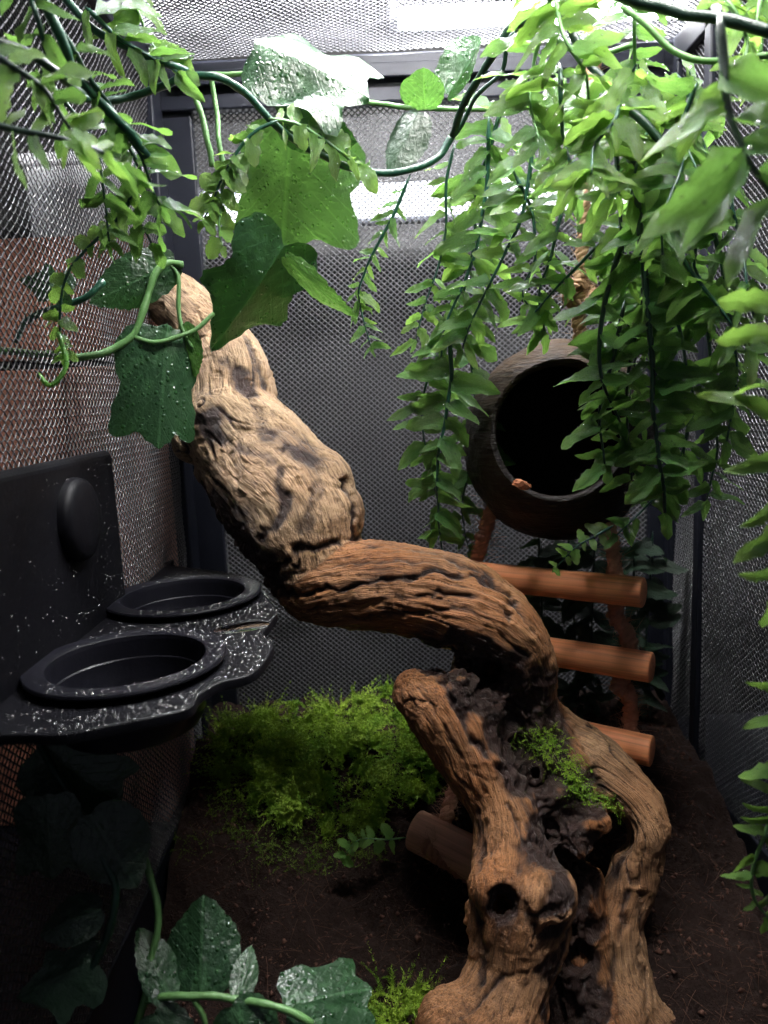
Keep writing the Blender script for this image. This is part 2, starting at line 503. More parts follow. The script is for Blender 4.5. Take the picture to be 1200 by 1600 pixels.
def screen(name, o, ax, ay, w_, h_, parent, px=0.0053, py=0.0047, r=0.00055):
    """woven wire screen: two families of slanting wires that cross over and under"""
    o = np.asarray(o, float); ax = np.asarray(ax, float); ay = np.asarray(ay, float)
    nz = np.cross(ax, ay)
    ni, nj = int(w_ / px * 2), int(h_ / py * 2)
    vs, qs = [], []; base = 0
    for fam in (1, -1):
        d = unit(ax * px + fam * ay * py); side = np.cross(nz, d)
        I, J = np.meshgrid(np.arange(ni + 1), np.arange(nj + 1), indexing='ij')
        ok = (I + J) % 2 == 0
        idx = -np.ones(I.shape, int); idx[ok] = np.arange(ok.sum())
        i, j = I[ok], J[ok]
        s = np.where(i % 2 == 0, 1.0, -1.0) * fam
        wob = noise(np.stack([i * 0.07, j * 0.07, i * 0 + 3.0], -1), 5) * 0.0016
        P = o + i[:, None] * px / 2 * ax + j[:, None] * py / 2 * ay + (s * r * 0.45 + wob)[:, None] * nz
        ring = [side * r * 1.25, -0.5 * side * r * 1.25 + 0.87 * nz * r, -0.5 * side * r * 1.25 - 0.87 * nz * r]
        V = np.stack([P + q for q in ring], 1).reshape(-1, 3)
        i2, j2 = i + 1, j + fam
        good = (i2 <= ni) & (j2 >= 0) & (j2 <= nj)
        a = idx[i[good], j[good]]; b = idx[i2[good], j2[good]]
        for k in range(3):
            k2 = (k + 1) % 3
            qs.append(np.stack([a * 3 + k, a * 3 + k2, b * 3 + k2, b * 3 + k], -1) + base)
        vs.append(V); base += len(V)
    me = np_mesh(name, np.concatenate(vs), np.concatenate(qs), M_wire, True)
    ob = new_obj(name, me, parent)
    return tag(ob, kind='stuff')

cage = empty('mesh_cage', (0, 0, 0), 'black framed reptile cage with woven wire screen walls', 'cage')
PW = 0.022
ZS0 = 0.0
screen('back_screen', (XL + 0.004, YB, ZS0), (1, 0, 0), (0, 0, 1), XR - XL - 0.008, ZT - 0.02 - ZS0, cage)
screen('side_screen', (XL, YF, ZS0), (0, 1, 0), (0, 0, 1), YB - YF - 0.008, ZT - 0.01 - ZS0, cage, r=0.00042)
screen('side_screen', (XR, YF, ZS0), (0, 1, 0), (0, 0, 1), YB - YF - 0.008, ZT - 0.01 - ZS0, cage, r=0.00042)
screen('lid_screen', (XL + 0.004, YF, ZT), (1, 0, 0), (0, 1, 0), XR - XL - 0.008, YB - YF - 0.012, cage)
# frame bars: corner posts and rails, real L shaped sections
H = ZT + 0.012 + 0.056
zc = H / 2 - 0.056
bevel_box('post', (XL + PW * 0.5 + 0.001, YB + 0.001, zc), (PW + 0.010, 0.012, H), M_frame, cage)
bevel_box('post', (XL - 0.001, YB - PW * 0.5 - 0.009, zc), (0.012, PW + 0.006, H - 0.004), M_frame, cage)
bevel_box('post', (XR - PW * 0.4 - 0.001, YB + 0.001, zc), (PW * 0.8, 0.012, H), M_frame, cage)
bevel_box('post', (XR + 0.001, YB - 0.013, zc), (0.012, 0.012, H - 0.004), M_frame, cage)
YM = float(plane_x(1094, 950, XR)[1])
bevel_box('post', (XR, YM, zc), (0.010, 0.012, H - 0.006), M_frame, cage)
RH = float(pix(560, 92, YB)[2] - pix(560, 168, YB)[2])
bevel_box('rail', ((XL + XR) / 2, YB - 0.003, ZT - RH / 2), (XR - XL + 0.004, 0.014, RH), M_frame, cage)
bevel_box('rail', ((XL + XR) / 2, YB - 0.0155, ZT - RH * 0.42), (XR - XL - 0.03, 0.004, RH * 0.3), M_frame, cage, bev=0.001)
bevel_box('rail', (XL - 0.002, (YF + YB) / 2, ZT - 0.008), (0.014, YB - YF, 0.024), M_frame, cage)
bevel_box('rail', (XR + 0.002, (YF + YB) / 2, ZT - 0.008), (0.014, YB - YF, 0.024), M_frame, cage)
bevel_box('rail', ((XL + XR) / 2, YB + 0.003, 0.0), (XR - XL, 0.012, 0.11), M_frame, cage)
bevel_box('rail', (XL - 0.003, (YF + YB) / 2, -0.010), (0.010, YB - YF - 0.04, 0.090), M_frame, cage)
bevel_box('rail', (XR + 0.003, (YF + YB) / 2, -0.010), (0.010, YB - YF - 0.04, 0.090), M_frame, cage)
bevel_box('base_tray', ((XL + XR) / 2, (YF + YB) / 2, -0.062), (XR - XL + 0.02, YB - YF + 0.02, 0.012), M_frame, cage)

# ------------------------------------------------------------------ room behind the screens
mb = MB(); box(mb, (0.05, 0.93, 0.35), (2.6, 0.03, 1.5)); wl = mb.obj('wall', M_backpanel, smooth=False); tag(wl, kind='structure')
mb = MB(); box(mb, (-0.62, 0.35, 0.40), (0.03, 1.1, 1.5)); wl = mb.obj('wall', M_frame, smooth=False); tag(wl, kind='structure')
mb = MB(); box(mb, (0.70, 0.35, 0.40), (0.03, 1.1, 1.5)); wl = mb.obj('wall', M_frame, smooth=False); tag(wl, kind='structure')
mb = MB(); box(mb, (0.04, 0.4, -0.098), (1.6, 1.2, 0.05)); wl = mb.obj('table_top', M_frame, smooth=False); tag(wl, kind='structure')
# wooden cabinet outside the left screen, facing the viewer
YC = 0.715
zA = float(pix(110, 368, YC)[2]); zB = float(pix(110, 566, YC)[2]); xM = float(pix(112, 720, YC)[0])
x0_, x1_ = -0.50, XL - 0.012
cab = empty('wooden_cabinet', (XL - 0.15, YC, -0.07), 'red brown wooden cabinet seen through the left screen', 'cabinet')
CB = np.array(cab.location)
def cpanel(name, xa, xb, z0, z1, dy=0.0, m=M_cab):
    return bevel_box(name, ((xa + xb) / 2 - CB[0], 0.012 + dy, (z0 + z1) / 2 - CB[2]), (xb - xa, 0.024, z1 - z0), m, cab, bev=0.002)
cpanel('upper_panel', x0_, x1_, zB + 0.005, zA)
cpanel('lower_panel', x0_, xM - 0.001, -0.07, zB - 0.005, 0.003)
cpanel('lower_panel', xM + 0.001, x1_, -0.07, zB - 0.005, -0.003, M_cab_lit)  # lamp-lit band painted as a paler board
cpanel('backing', x0_ + 0.004, x1_ - 0.004, -0.066, zA - 0.004, 0.030, M_frame)
wa, wb = pix(48, 372, 0.77), pix(218, 235, 0.77)  # pale panel behind the cabinet
wp_ = empty('white_panel', ((wa[0] + wb[0]) / 2, 0.77, wa[2] - 0.01), 'pale white panel standing behind the wooden cabinet at left', 'panel')
bevel_box('body', (0, 0.02, (wb[2] - wa[2]) / 2), (wb[0] - wa[0], 0.04, wb[2] - wa[2]), M_white, wp_, bev=0.003)
bevel_box('lid', (0, 0.02, wb[2] - wa[2] + 0.006), (wb[0] - wa[0] + 0.006, 0.046, 0.011), M_white, wp_, bev=0.002)  # top edge strip of the pale panel
# glowing strip in place of a reflection behind the back screen; housing and brackets added
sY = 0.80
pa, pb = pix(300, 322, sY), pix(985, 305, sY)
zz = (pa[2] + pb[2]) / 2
st = empty('reflection_strip', (0, sY, zz), 'long white glowing strip behind the back screen, standing in for a reflection', 'reflection')
bevel_box('diffuser', ((pa[0] + pb[0]) / 2, 0.0, 0.0), (pb[0] - pa[0], 0.008, 0.030), M_reflglow, st, bev=0.003)
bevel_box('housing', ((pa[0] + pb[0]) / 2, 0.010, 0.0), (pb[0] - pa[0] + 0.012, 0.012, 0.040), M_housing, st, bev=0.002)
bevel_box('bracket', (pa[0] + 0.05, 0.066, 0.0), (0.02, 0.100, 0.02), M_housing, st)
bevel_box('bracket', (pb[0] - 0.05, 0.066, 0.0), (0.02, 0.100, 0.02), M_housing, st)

# hood added over the lid; middle strip and glow panel are added too
lb = plane_z(740, 36, ZT + 0.03)
hood = empty('lamp_hood', (0.045, 0.36, ZT + 0.02), 'white hood added over the cage lid, with lamp strips, fill strip and glow panel', 'lamp')
HO = np.array(hood.location)
HZ = 0.085
bevel_box('housing', (0, 0, HZ), (0.46, 0.56, 0.016), M_hood, hood, bev=0.004)
bevel_box('added_glow_panel', (0, 0.05, HZ - 0.0105), (0.44, 0.44, 0.003), M_glow_panel, hood, bev=0.001)
tx0 = float(plane_z(622, 42, ZT + 0.03)[0])
for yy_, xo_, zo_, m_ in ((0.300, -0.05, 0.062, M_led), (0.505, -0.11, 0.062, M_fill), (lb[1] - 0.012, 0.0, 0.010, M_led2)):  # front strip, added fill strip, visible tube
    bx_ = tx0 + 0.13 - HO[0] + xo_
    bevel_box('diffuser', (bx_, yy_ - HO[1], zo_), (0.26, 0.020, 0.012), m_, hood, bev=0.003)
    for sx in (-1, 1):
        bevel_box('holder', (bx_ + sx * 0.134, yy_ - HO[1], (zo_ - 0.006 + HZ - 0.0125) / 2), (0.007, 0.022, HZ - 0.0125 - zo_ + 0.006), M_housing, hood, bev=0.001)
for sx in (-1, 1):
    for sy in (-1, 1):
        bevel_box('foot', (sx * 0.215, sy * 0.265, HZ / 2 - 0.014), (0.012, 0.012, HZ + 0.011), M_housing, hood, bev=0.001)

# ------------------------------------------------------------------ soil
def soil_z(X, Y):
    X = np.asarray(X, float); Y = np.asarray(Y, float)
    P = np.stack([X, Y, X * 0], -1)
    b = -0.022 + 0.098 * sstep(0.35, 0.65, Y)
    b = b + 0.020 * np.exp(-(((X + 0.05) / 0.10) ** 2 + ((Y - 0.575) / 0.05) ** 2))
    b = b - 0.006 * np.exp(-(((X + 0.02) / 0.07) ** 2 + ((Y - 0.43) / 0.04) ** 2))
    return b + 0.017 * fbm(P * 24, 3, 3) + 0.0075 * fbm(P * 90, 4, 9)

def soil_hits(xy):
    xy = np.asarray(xy, float).reshape(-1, 2)
    d = cf + (xy[:, :1] - 600.0) / FPX * cr - (xy[:, 1:] - 800.0) / FPX * cu
    d = d / d[:, 1:2]
    lo, hi = np.full(len(xy), 0.2), np.full(len(xy), 0.655)
    for _ in range(18):
        m = (lo + hi) / 2; p = CAM + d * m[:, None]
        ab = p[:, 2] > soil_z(p[:, 0], p[:, 1])
        lo = np.where(ab, m, lo); hi = np.where(ab, hi, m)
    return CAM + d * lo[:, None]

def soil_hit(x, y):
    return soil_hits([(x, y)])[0]

nx, ny = 260, 280
gx = np.linspace(XL + 0.006, XR - 0.006, nx); gy = np.linspace(YF + 0.01, YB - 0.004, ny)
GX, GY = np.meshgrid(gx, gy, indexing='ij')
V = np.stack([GX, GY, soil_z(GX, GY)], -1).reshape(-1, 3)
i, j = np.meshgrid(np.arange(nx - 1), np.arange(ny - 1), indexing='ij')
F = np.stack([i * ny + j, (i + 1) * ny + j, (i + 1) * ny + j + 1, i * ny + j + 1], -1).reshape(-1, 4)
soil = new_obj('soil', np_mesh('soil', V, F, M_soil)); tag(soil, kind='structure')

def fibres(name, pts, nrm, mat, parent=None, L=(0.006, 0.018), r=0.00022, lift=0.3, seg=4):
    n = len(pts); mb_v = []; qs = []
    L_ = RNG.uniform(L[0], L[1], n)
    d = RNG.normal(size=(n, 3)); d[:, 2] = np.abs(d[:, 2]) * lift
    d /= np.linalg.norm(d, axis=1)[:, None]
    curl = RNG.normal(size=(n, 3)) * 0.9; curl[:, 2] -= 0.5
    rings = []
    for k in range(seg + 1):
        t = k / seg
        c = pts + (d * t + curl * (t * t) * 0.5) * L_[:, None]
        rr = r * (1 - 0.7 * t)
        s1 = np.cross(d, [0.3, 0.2, 0.93]); s1 /= np.maximum(1e-6, np.linalg.norm(s1, axis=1))[:, None]
        s2 = np.cross(d, s1)
        rings.append(np.stack([c + s1 * rr, c - 0.5 * s1 * rr + 0.87 * s2 * rr, c - 0.5 * s1 * rr - 0.87 * s2 * rr], 1))
    Vv = np.stack(rings, 1)
    b = np.arange(n) * (seg + 1) * 3
    for k in range(seg):
        for m_ in range(3):
            m2 = (m_ + 1) % 3
            qs.append(np.stack([b + k * 3 + m_, b + k * 3 + m2, b + k * 3 + 3 + m2, b + k * 3 + 3 + m_], -1))
    return new_obj(name, np_mesh(name, Vv.reshape(-1, 3), np.concatenate(qs), mat), parent)

n = 4200
fx = RNG.uniform(XL + 0.015, XR - 0.02, n); fy = RNG.uniform(0.26, YB - 0.02, n)
fo = fibres('coir_fibres', np.stack([fx, fy, soil_z(fx, fy) + 0.0004], -1), None, M_fibre)
n = 5200
cx_ = RNG.uniform(XL + 0.012, XR - 0.015, n); cy_ = RNG.uniform(0.25, YB - 0.012, n)
cr_s = 0.0006 + 0.0016 * RNG.uniform(size=n) ** 3
dirs = np.array([(1, 0, 0), (-1, 0, 0), (0, 1, 0), (0, -1, 0), (0, 0, 1), (0, 0, -1), (.6, .6, .6), (-.6, .6, .6), (.6, -.6, .6), (-.6, -.6, .6)])[:6]
tri8 = np.array([(0, 2, 4), (2, 1, 4), (1, 3, 4), (3, 0, 4), (2, 0, 5), (1, 2, 5), (3, 1, 5), (0, 3, 5)])
CV = np.stack([cx_, cy_, soil_z(cx_, cy_) + cr_s * 0.3], -1)[:, None] + cr_s[:, None, None] * dirs[None] * RNG.uniform(0.6, 1.4, (n, 6, 1)) + cr_s[:, None, None] * RNG.normal(size=(n, 6, 3)) * 0.25
cl_o = new_obj('soil_crumbs', np_mesh('soil_crumbs', CV.reshape(-1, 3), (np.arange(n)[:, None, None] * 6 + tri8[None]).reshape(-1, 3), M_crumb))
tag(cl_o, 'dark brown crumbs of soil scattered over the ground', 'soil', kind='stuff')
tag(fo, 'thin brown coir fibres littering the dark soil', 'fibres', kind='stuff')

# ------------------------------------------------------------------ driftwood
def chain(pts, n=70):
    """(px, py, Y, radius px) -> world samples with radius in metres"""
    A = []
    for (x, y, Y, r) in pts:
        P = pix(x, y, Y); A.append([P[0], P[1], P[2], plen(r, P)])
    return spline(A, n)

CH = [
  chain([(272, 470, .600, 40), (300, 497, .592, 48), (345, 550, .578, 58), (360, 605, .562, 68), (362, 650, .550, 70), (396, 712, .532, 90), (438, 772, .515, 102), (470, 825, .502, 92), (488, 880, .492, 66)], 90),
  chain([(462, 912, .492, 40), (500, 912, .486, 60), (560, 912, .480, 68), (640, 922, .470, 72), (715, 945, .462, 72), (778, 985, .456, 66), (815, 1035, .455, 50), (815, 1090, .460, 52)], 90),
  chain([(652, 1082, .442, 40), (690, 1110, .440, 56), (730, 1160, .434, 62), (768, 1225, .424, 54), (792, 1285, .412, 54), (804, 1350, .400, 66), (810, 1425, .388, 80), (800, 1500, .378, 62), (786, 1560, .370, 66), (770, 1640, .362, 92)], 110),
  chain([(770, 1050, .470, 62), (810, 1120, .462, 66), (850, 1190, .450, 62), (880, 1270, .438, 58), (890, 1360, .428, 50), (898, 1450, .418, 48), (905, 1540, .408, 56), (905, 1650, .398, 82)], 90),
  chain([(840, 1130, .470, 44), (900, 1170, .462, 46), (950, 1215, .452, 46), (988, 1262, .444, 44), (998, 1320, .436, 38), (985, 1385, .430, 40), (966, 1445, .422, 40), (968, 1520, .412, 46), (975, 1590, .402, 60), (985, 1660, .396, 76)], 100),
]
BUMPS = [  # (px, py, Y, r px)
  (335, 655, .520, 36), (300, 690, .545, 34), (522, 800, .500, 44), (262, 468, .598, 36),
  (510, 745, .505, 40), (350, 735, .535, 40), (440, 890, .495, 36),
  (850, 1400, .375, 46), (770, 1390, .378, 34), (840, 1480, .376, 30), (745, 1210, .425, 34), (700, 1600, .362, 50),
  (1010, 1300, .430, 26), (900, 1310, .412, 30), (930, 1280, .415, 24), (860, 1250, .425, 30), (880, 1230, .430, 24),
  (720, 1075, .430, 26), (770, 1100, .432, 26), (960, 1590, .390, 40), (1030, 1600, .400, 34),
]
CARVE = [
  (786, 1412, .348, 25), (958, 1300, .402, 36), (930, 1330, .398, 30), (768, 1052, .420, 24), (845, 1345, .392, 16), (888, 1420, .392, 15),
  (330, 668, .492, 13), (384, 602, .520, 9), (905, 1500, .378, 18), (868, 1300, .402, 14), (840, 1205, .412, 12), (805, 1170, .415, 12),
  (640, 1010, .420, 20), (700, 1020, .415, 18),
]
VS = 0.0020
allp = np.concatenate(CH)
lo = allp[:, :3].min(0) - 0.05; hi = allp[:, :3].max(0) + 0.05
lo[2] = max(lo[2], -0.045)
dim = np.ceil((hi - lo) / VS).astype(int) + 1

def sphere_min(D, c, r, marg=0.02, op='min'):
    a = np.maximum(0, ((c - r - marg - lo) / VS).astype(int)); b = np.minimum(dim, ((c + r + marg - lo) / VS).astype(int) + 2)
    if (b <= a).any(): return
    ax_ = [(lo[k] + np.arange(a[k], b[k]) * VS - c[k]).astype(np.float32) for k in range(3)]
    d = np.sqrt(ax_[0][:, None, None] ** 2 + ax_[1][None, :, None] ** 2 + ax_[2][None, None, :] ** 2) - np.float32(r)
    sl = (slice(a[0], b[0]), slice(a[1], b[1]), slice(a[2], b[2]))
    D[sl] = np.minimum(D[sl], d)

def smin(a, b, k):
    h = np.maximum(k - np.abs(a - b), 0) / k
    return np.minimum(a, b) - h * h * h * k / 6.0

BIG = np.float32(0.03)
S = np.full(dim, BIG, np.float32)
for ci, c in enumerate(CH):
    D = np.full(dim, BIG, np.float32)
    for q in c: sphere_min(D, q[:3], q[3])
    S = smin(S, D, 0.010)
D = np.full(dim, BIG, np.float32)
for (x, y, Y, r) in BUMPS:
    P = pix(x, y, Y); sphere_min(D, P, plen(r, P))
S = smin(S, D, 0.016)
D = np.full(dim, BIG, np.float32)
for (x, y, Y, r) in CARVE:
    # carve along the line of the hole, two spheres deep
    for dY, f in ((0, 1.0), (0.012, 0.95), (0.024, 0.8)):
        P = pix(x, y, Y + 0.02 + dY); sphere_min(D, P, plen(r, P) * f)
S = -smin(-S, D, 0.006)

def surface_nets(S):
    ins = S < 0
    n0, n1, n2 = S.shape
    c = np.zeros((n0 - 1, n1 - 1, n2 - 1), np.int8)
    for a in (0, 1):
        for b in (0, 1):
            for d in (0, 1):
                c += ins[a:n0 - 1 + a, b:n1 - 1 + b, d:n2 - 1 + d]
    act = (c > 0) & (c < 8)
    I = np.argwhere(act)
    idx = -np.ones(act.shape, np.int32); idx[act] = np.arange(len(I))
    acc = np.zeros((len(I), 3)); cnt = np.zeros(len(I))
    for ax in range(3):
        oth = [k for k in range(3) if k != ax]
        for a in (0, 1):
            for b in (0, 1):
                o0 = np.zeros(3, int); o0[oth[0]] = a; o0[oth[1]] = b
                o1 = o0.copy(); o1[ax] = 1
                s0 = S[tuple((I + o0).T)]; s1 = S[tuple((I + o1).T)]
                m = (s0 < 0) != (s1 < 0)
                t = np.where(m, s0 / np.where(m, s0 - s1, 1), 0)
                P = (o0[None] + 0.0) + 0 * acc; P[:, ax] = t
                acc[m] += P[m]; cnt[m] += 1
    V = lo + (I + acc / cnt[:, None]) * VS
    Q = []
    for ax in range(3):
        sl0 = [slice(None)] * 3; sl1 = [slice(None)] * 3
        sl0[ax] = slice(0, -1); sl1[ax] = slice(1, None)
        A, B = ins[tuple(sl0)], ins[tuple(sl1)]
        E = np.argwhere(A != B)
        u, v = (ax + 1) % 3, (ax + 2) % 3
        E = E[(E[:, u] > 0) & (E[:, v] > 0) & (E[:, u] < S.shape[u] - 1) & (E[:, v] < S.shape[v] - 1)]
        du = np.zeros(3, int); du[u] = 1; dv = np.zeros(3, int); dv[v] = 1
        g = lambda e: idx[tuple(e.T)]
        q = np.stack([g(E - du - dv), g(E - dv), g(E), g(E - du)], -1)
        fl = A[tuple(E.T)]
        q[~fl] = q[~fl][:, ::-1]
        Q.append(q)
    Q = np.concatenate(Q); Q = Q[(Q >= 0).all(1)]
    return V, Q

Vw, Qw = surface_nets(S)
del S, D
me = np_mesh('driftwood', Vw, Qw)
tmp = bpy.data.objects.new('tmp', me); COL.objects.link(tmp)
md = tmp.modifiers.new('s', 'SUBSURF'); md.levels = 1; md.render_levels = 1
dg = bpy.context.evaluated_depsgraph_get()
me2 = bpy.data.meshes.new_from_object(tmp.evaluated_get(dg))
bpy.data.objects.remove(tmp); bpy.data.meshes.remove(me)
nv = len(me2.vertices)
co = np.empty(nv * 3, np.float32); me2.vertices.foreach_get('co', co); co = co.reshape(-1, 3).astype(float)
no = np.empty(nv * 3, np.float32); me2.vertex_normals.foreach_get('vector', no); no = no.reshape(-1, 3).astype(float)
# grain coordinates of every chain
best = np.full(nv, 1e9); G = np.zeros((nv, 3)); CI = np.zeros(nv, int); U01 = np.zeros(nv)
disp = np.zeros(nv); wsum = np.zeros(nv); crk = np.zeros(nv); band = np.zeros(nv)
TW = [3.0, 7.0, -8.0, 6.0, 10.0]
for ci, c in enumerate(CH):
    P = c[:, :3]; T, N, B = frames(P)
    arc = np.concatenate([[0], np.cumsum(np.linalg.norm(np.diff(P, axis=0), axis=1))])
    k = np.zeros(nv, int); dd = np.full(nv, 1e9)
    for s0 in range(0, nv, 20000):
        d = np.linalg.norm(co[s0:s0 + 20000, None] - P[None], axis=2) - c[None, :, 3]
        k[s0:s0 + 20000] = d.argmin(1); dd[s0:s0 + 20000] = d.min(1)
    rel = co - P[k]
    u = arc[k] + (rel * T[k]).sum(1)
    a = (rel * N[k]).sum(1); b = (rel * B[k]).sum(1)
    tw = TW[ci] * u
    a, b = a * np.cos(tw) - b * np.sin(tw), a * np.sin(tw) + b * np.cos(tw)
    warp = 0.004 * fbm(co * 30, 2, 60 + ci)
    a2, b2 = a + warp, b + warp * 0.7
    g1 = noise(np.stack([u * 14, a2 * 105, b2 * 105], -1), 20 + ci)
    g2 = noise(np.stack([u * 30, a2 * 300, b2 * 300], -1), 30 + ci)
    g3 = noise(np.stack([u * 45, a2 * 620, b2 * 620], -1), 35 + ci)
    cr_ = 1 - np.abs(noise(np.stack([u * 12 + 3, a2 * 95, b2 * 95], -1), 40 + ci))
    cr_ = sstep(0.93, 0.99, cr_) * sstep(-0.15, 0.35, noise(np.stack([u * 22, a2 * 30, b2 * 30], -1), 44 + ci))
    wgt = np.exp(-np.clip(dd, 0, None) / 0.0025) + 1e-6
    stria = 1.15 if ci in (1, 2) else 0.5
    disp += wgt * (0.0007 * g1 + 0.00062 * stria * g2 + 0.0005 * stria * g3 - 0.0020 * cr_)
    crk += wgt * cr_
    bd = noise(np.stack([u * 16, a2 * 34, b2 * 34], -1), 50 + ci)
    band += wgt * bd; wsum += wgt
    m = dd < best
    best[m] = dd[m]; CI[m] = ci
    G[m] = np.stack([u + ci * 3.7, a2, b2], -1)[m]; U01[m] = (k / len(P))[m]
disp /= wsum; crk /= wsum; band /= wsum
def blob(x, y, Y, r):
    P = pix(x, y, Y); R = plen(r, P)
    return np.exp(-(((co - P) ** 2).sum(1)) / (R * R))
bark = np.zeros(nv)  # dark bark; blobs on the upper limb's left flank and in hollows paint shade
for b_ in [(760, 1060, .445, 62), (810, 1100, .44, 60), (830, 1180, .43, 62), (870, 1280, .42, 58), (890, 1370, .41, 55), (890, 1470, .40, 55), (900, 1560, .39, 50), (690, 1020, .455, 38),
           (385, 850, .50, 50), (420, 900, .495, 42), (345, 800, .52, 50), (440, 740, .50, 26), (470, 705, .51, 20), (400, 640, .53, 16), (850, 1140, .44, 50), (720, 1090, .425, 26), (860, 1330, .39, 45), (910, 1230, .42, 40), (330, 660, .51, 20), (780, 1410, .37, 26), (940, 1310, .42, 40), (830, 1060, .45, 40)]:
    bark = np.maximum(bark, blob(*b_))
bark = np.clip(bark * 1.9 + 0.55 * fbm(co * 60, 3, 77) - 0.25, 0, 1)
rg = 1 - np.abs(fbm(co * 90, 4, 71)); rg2 = 1 - np.abs(fbm(co * 48 + 5, 3, 73))
disp += 0.0032 * np.where(CI == 0, 0.6, 1.0) * fbm(co * 34, 3, 70) + 0.0008 * fbm(co * 230, 3, 75) - 0.0012 * np.where(CI == 0, 1, 0.5) * sstep(0.35, 0.6, noise(co * 150, 78))
disp += bark * (0.009 * (rg - 0.80) + 0.007 * (rg2 - 0.85) - 0.0012)
# cracks, dark bands and bark seams that run over the wood: lines with a width, a depth and a darkness, some of it painted shade
_v = co - CAM; _z = _v @ cf
VPX = np.stack([600 + FPX * (_v @ cr) / _z, 800 - FPX * (_v @ cu) / _z], -1)
facing = sstep(-0.15, 0.25, -(no * _v).sum(1) / np.linalg.norm(_v, axis=1))
wig = np.stack([noise(co * 70, 201), noise(co * 70, 202)], -1) * 7 + np.stack([noise(co * 260, 203), noise(co * 260, 204)], -1) * 3.0
stain_shade = np.zeros(nv); _n120 = noise(co * 120, 210)
def seam(pts, wpx, depth, amt, n=60, rough=0.5):
    mg_ = 2.5 * wpx + 12; n = int(np.linalg.norm(np.diff(np.array(pts, float), axis=0), axis=1).sum() / (wpx * 0.6)) + 8
    L_ = spline(pts, n); d = np.full(nv, 1e9); near = np.where((VPX[:, 0] > L_[:, 0].min() - mg_) & (VPX[:, 0] < L_[:, 0].max() + mg_) & (VPX[:, 1] > L_[:, 1].min() - mg_) & (VPX[:, 1] < L_[:, 1].max() + mg_) & (facing > 0.01))[0]
    for q_ in L_: d[near] = np.minimum(d[near], np.linalg.norm(VPX[near] + wig[near] - q_, axis=1))
    m = np.exp(-(d / wpx) ** 2) * facing
    m2 = np.clip(m * (1 + rough * 1.6 * _n120), 0, 1)
    disp[:] = disp - depth * m2; stain_shade[:] = np.maximum(stain_shade, amt * (0.95 if wpx > 18 else 0.52) * np.clip(m2 * 1.2, 0, 1))
seam([(380, 585), (392, 630), (412, 672), (450, 698), (490, 722), (503, 760), (488, 800), (470, 830)], 13, 0.0010, 0.80)
seam([(440, 735), (436, 760), (446, 790), (430, 820), (400, 850)], 9, 0.0016, 0.95)
seam([(300, 655), (330, 668), (350, 690), (390, 705), (425, 722)], 9, 0.0012, 0.70)
seam([(538, 752), (548, 790), (556, 830)], 4, 0.0035, 0.95)
seam([(330, 790), (365, 840), (400, 880), (425, 905)], 24, 0.0010, 0.90)  # painted shade on the upper limb's left flank
seam([(350, 560), (372, 580), (392, 600)], 8, 0.0010, 0.55)
seam([(410, 905), (440, 885), (480, 858), (530, 842), (570, 836)], 5, 0.0040, 0.95)
seam([(432, 925), (480, 926), (540, 915), (610, 906), (665, 893), (730, 896), (790, 926), (835, 985)], 4.0, 0.0028, 0.95)
seam([(450, 900), (520, 884), (600, 872), (690, 885)], 3.0, 0.0014, 0.55)
seam([(480, 950), (560, 944), (650, 932), (730, 930), (800, 965)], 4.0, 0.0020, 0.70)
seam([(540, 968), (620, 962), (700, 952), (770, 975), (830, 1030)], 4.0, 0.0020, 0.75)
seam([(640, 860), (700, 872), (760, 900), (815, 945)], 3.0, 0.0012, 0.50)
seam([(655, 1010), (700, 1010), (760, 1020), (820, 1060), (850, 1100)], 26, 0.0010, 1.0)  # dark bark plus painted shade under the middle limb
seam([(705, 1040), (740, 1075), (775, 1115), (805, 1160), (835, 1215), (858, 1270), (880, 1330), (892, 1400), (885, 1480), (880, 1600)], 30, 0.0030, 0.95, 110, 0.8)
seam([(770, 1060), (800, 1100), (840, 1140), (880, 1200), (925, 1250), (935, 1330), (920, 1420), (915, 1520), (920, 1600)], 22, 0.0030, 0.95, 110, 0.8)
seam([(680, 1065), (715, 1110), (748, 1160), (790, 1205)], 5, 0.0030, 0.90)
seam([(655, 1075), (690, 1135), (725, 1190), (760, 1225)], 3, 0.0014, 0.60)
seam([(745, 1265), (750, 1330), (738, 1400), (752, 1480), (750, 1540)], 6, 0.0018, 0.65)
seam([(790, 1255), (815, 1310), (852, 1352), (880, 1400)], 3.5, 0.0016, 0.60)
seam([(845, 1380), (856, 1400), (850, 1425), (834, 1432), (826, 1412)], 6, 0.0018, 0.45)  # shade of the shallow depression, painted in
seam([(720, 1590), (760, 1555), (790, 1530), (830, 1520)], 4, 0.0016, 0.60)
seam([(960, 1260), (985, 1300), (975, 1340), (950, 1380)], 12, 0.0016, 0.75)
seam([(985, 1400), (965, 1460), (960, 1530), (950, 1600)], 5, 0.0018, 0.60)
seam([(1005, 1400), (1000, 1460), (1005, 1530), (1012, 1600)], 4, 0.0014, 0.55)
co2 = co + no * disp[:, None]
me2.vertices.foreach_set('co', co2.astype(np.float32).ravel())
swirl = sstep(0.16, 0.50, band) * np.where(CI == 0, 0.34, 0.30)
knotring = sum(blob(*q) for q in [(786, 1412, .372, 34), (330, 660, .505, 30), (384, 602, .53, 18), (540, 800, .49, 22)])  # dark knots, with the shade of their hollows painted in
dark = np.clip(stain_shade + 0.75 * bark + 0.45 * crk + swirl * 0.8 + 0.6 * np.clip(knotring, 0, 1) + np.clip(-disp * 110, 0, 0.30), 0, 1)  # last term paints crevice shade where the surface sinks
tone = np.array([0.06, 0.84, 0.86, 0.90, 0.62])[CI] + 0.45 * fbm(co * 22, 3, 79)
tone += np.where(CI == 0, 0.35 * sstep(0.7, 1.0, U01), 0)
tone = np.clip(tone, 0, 1)
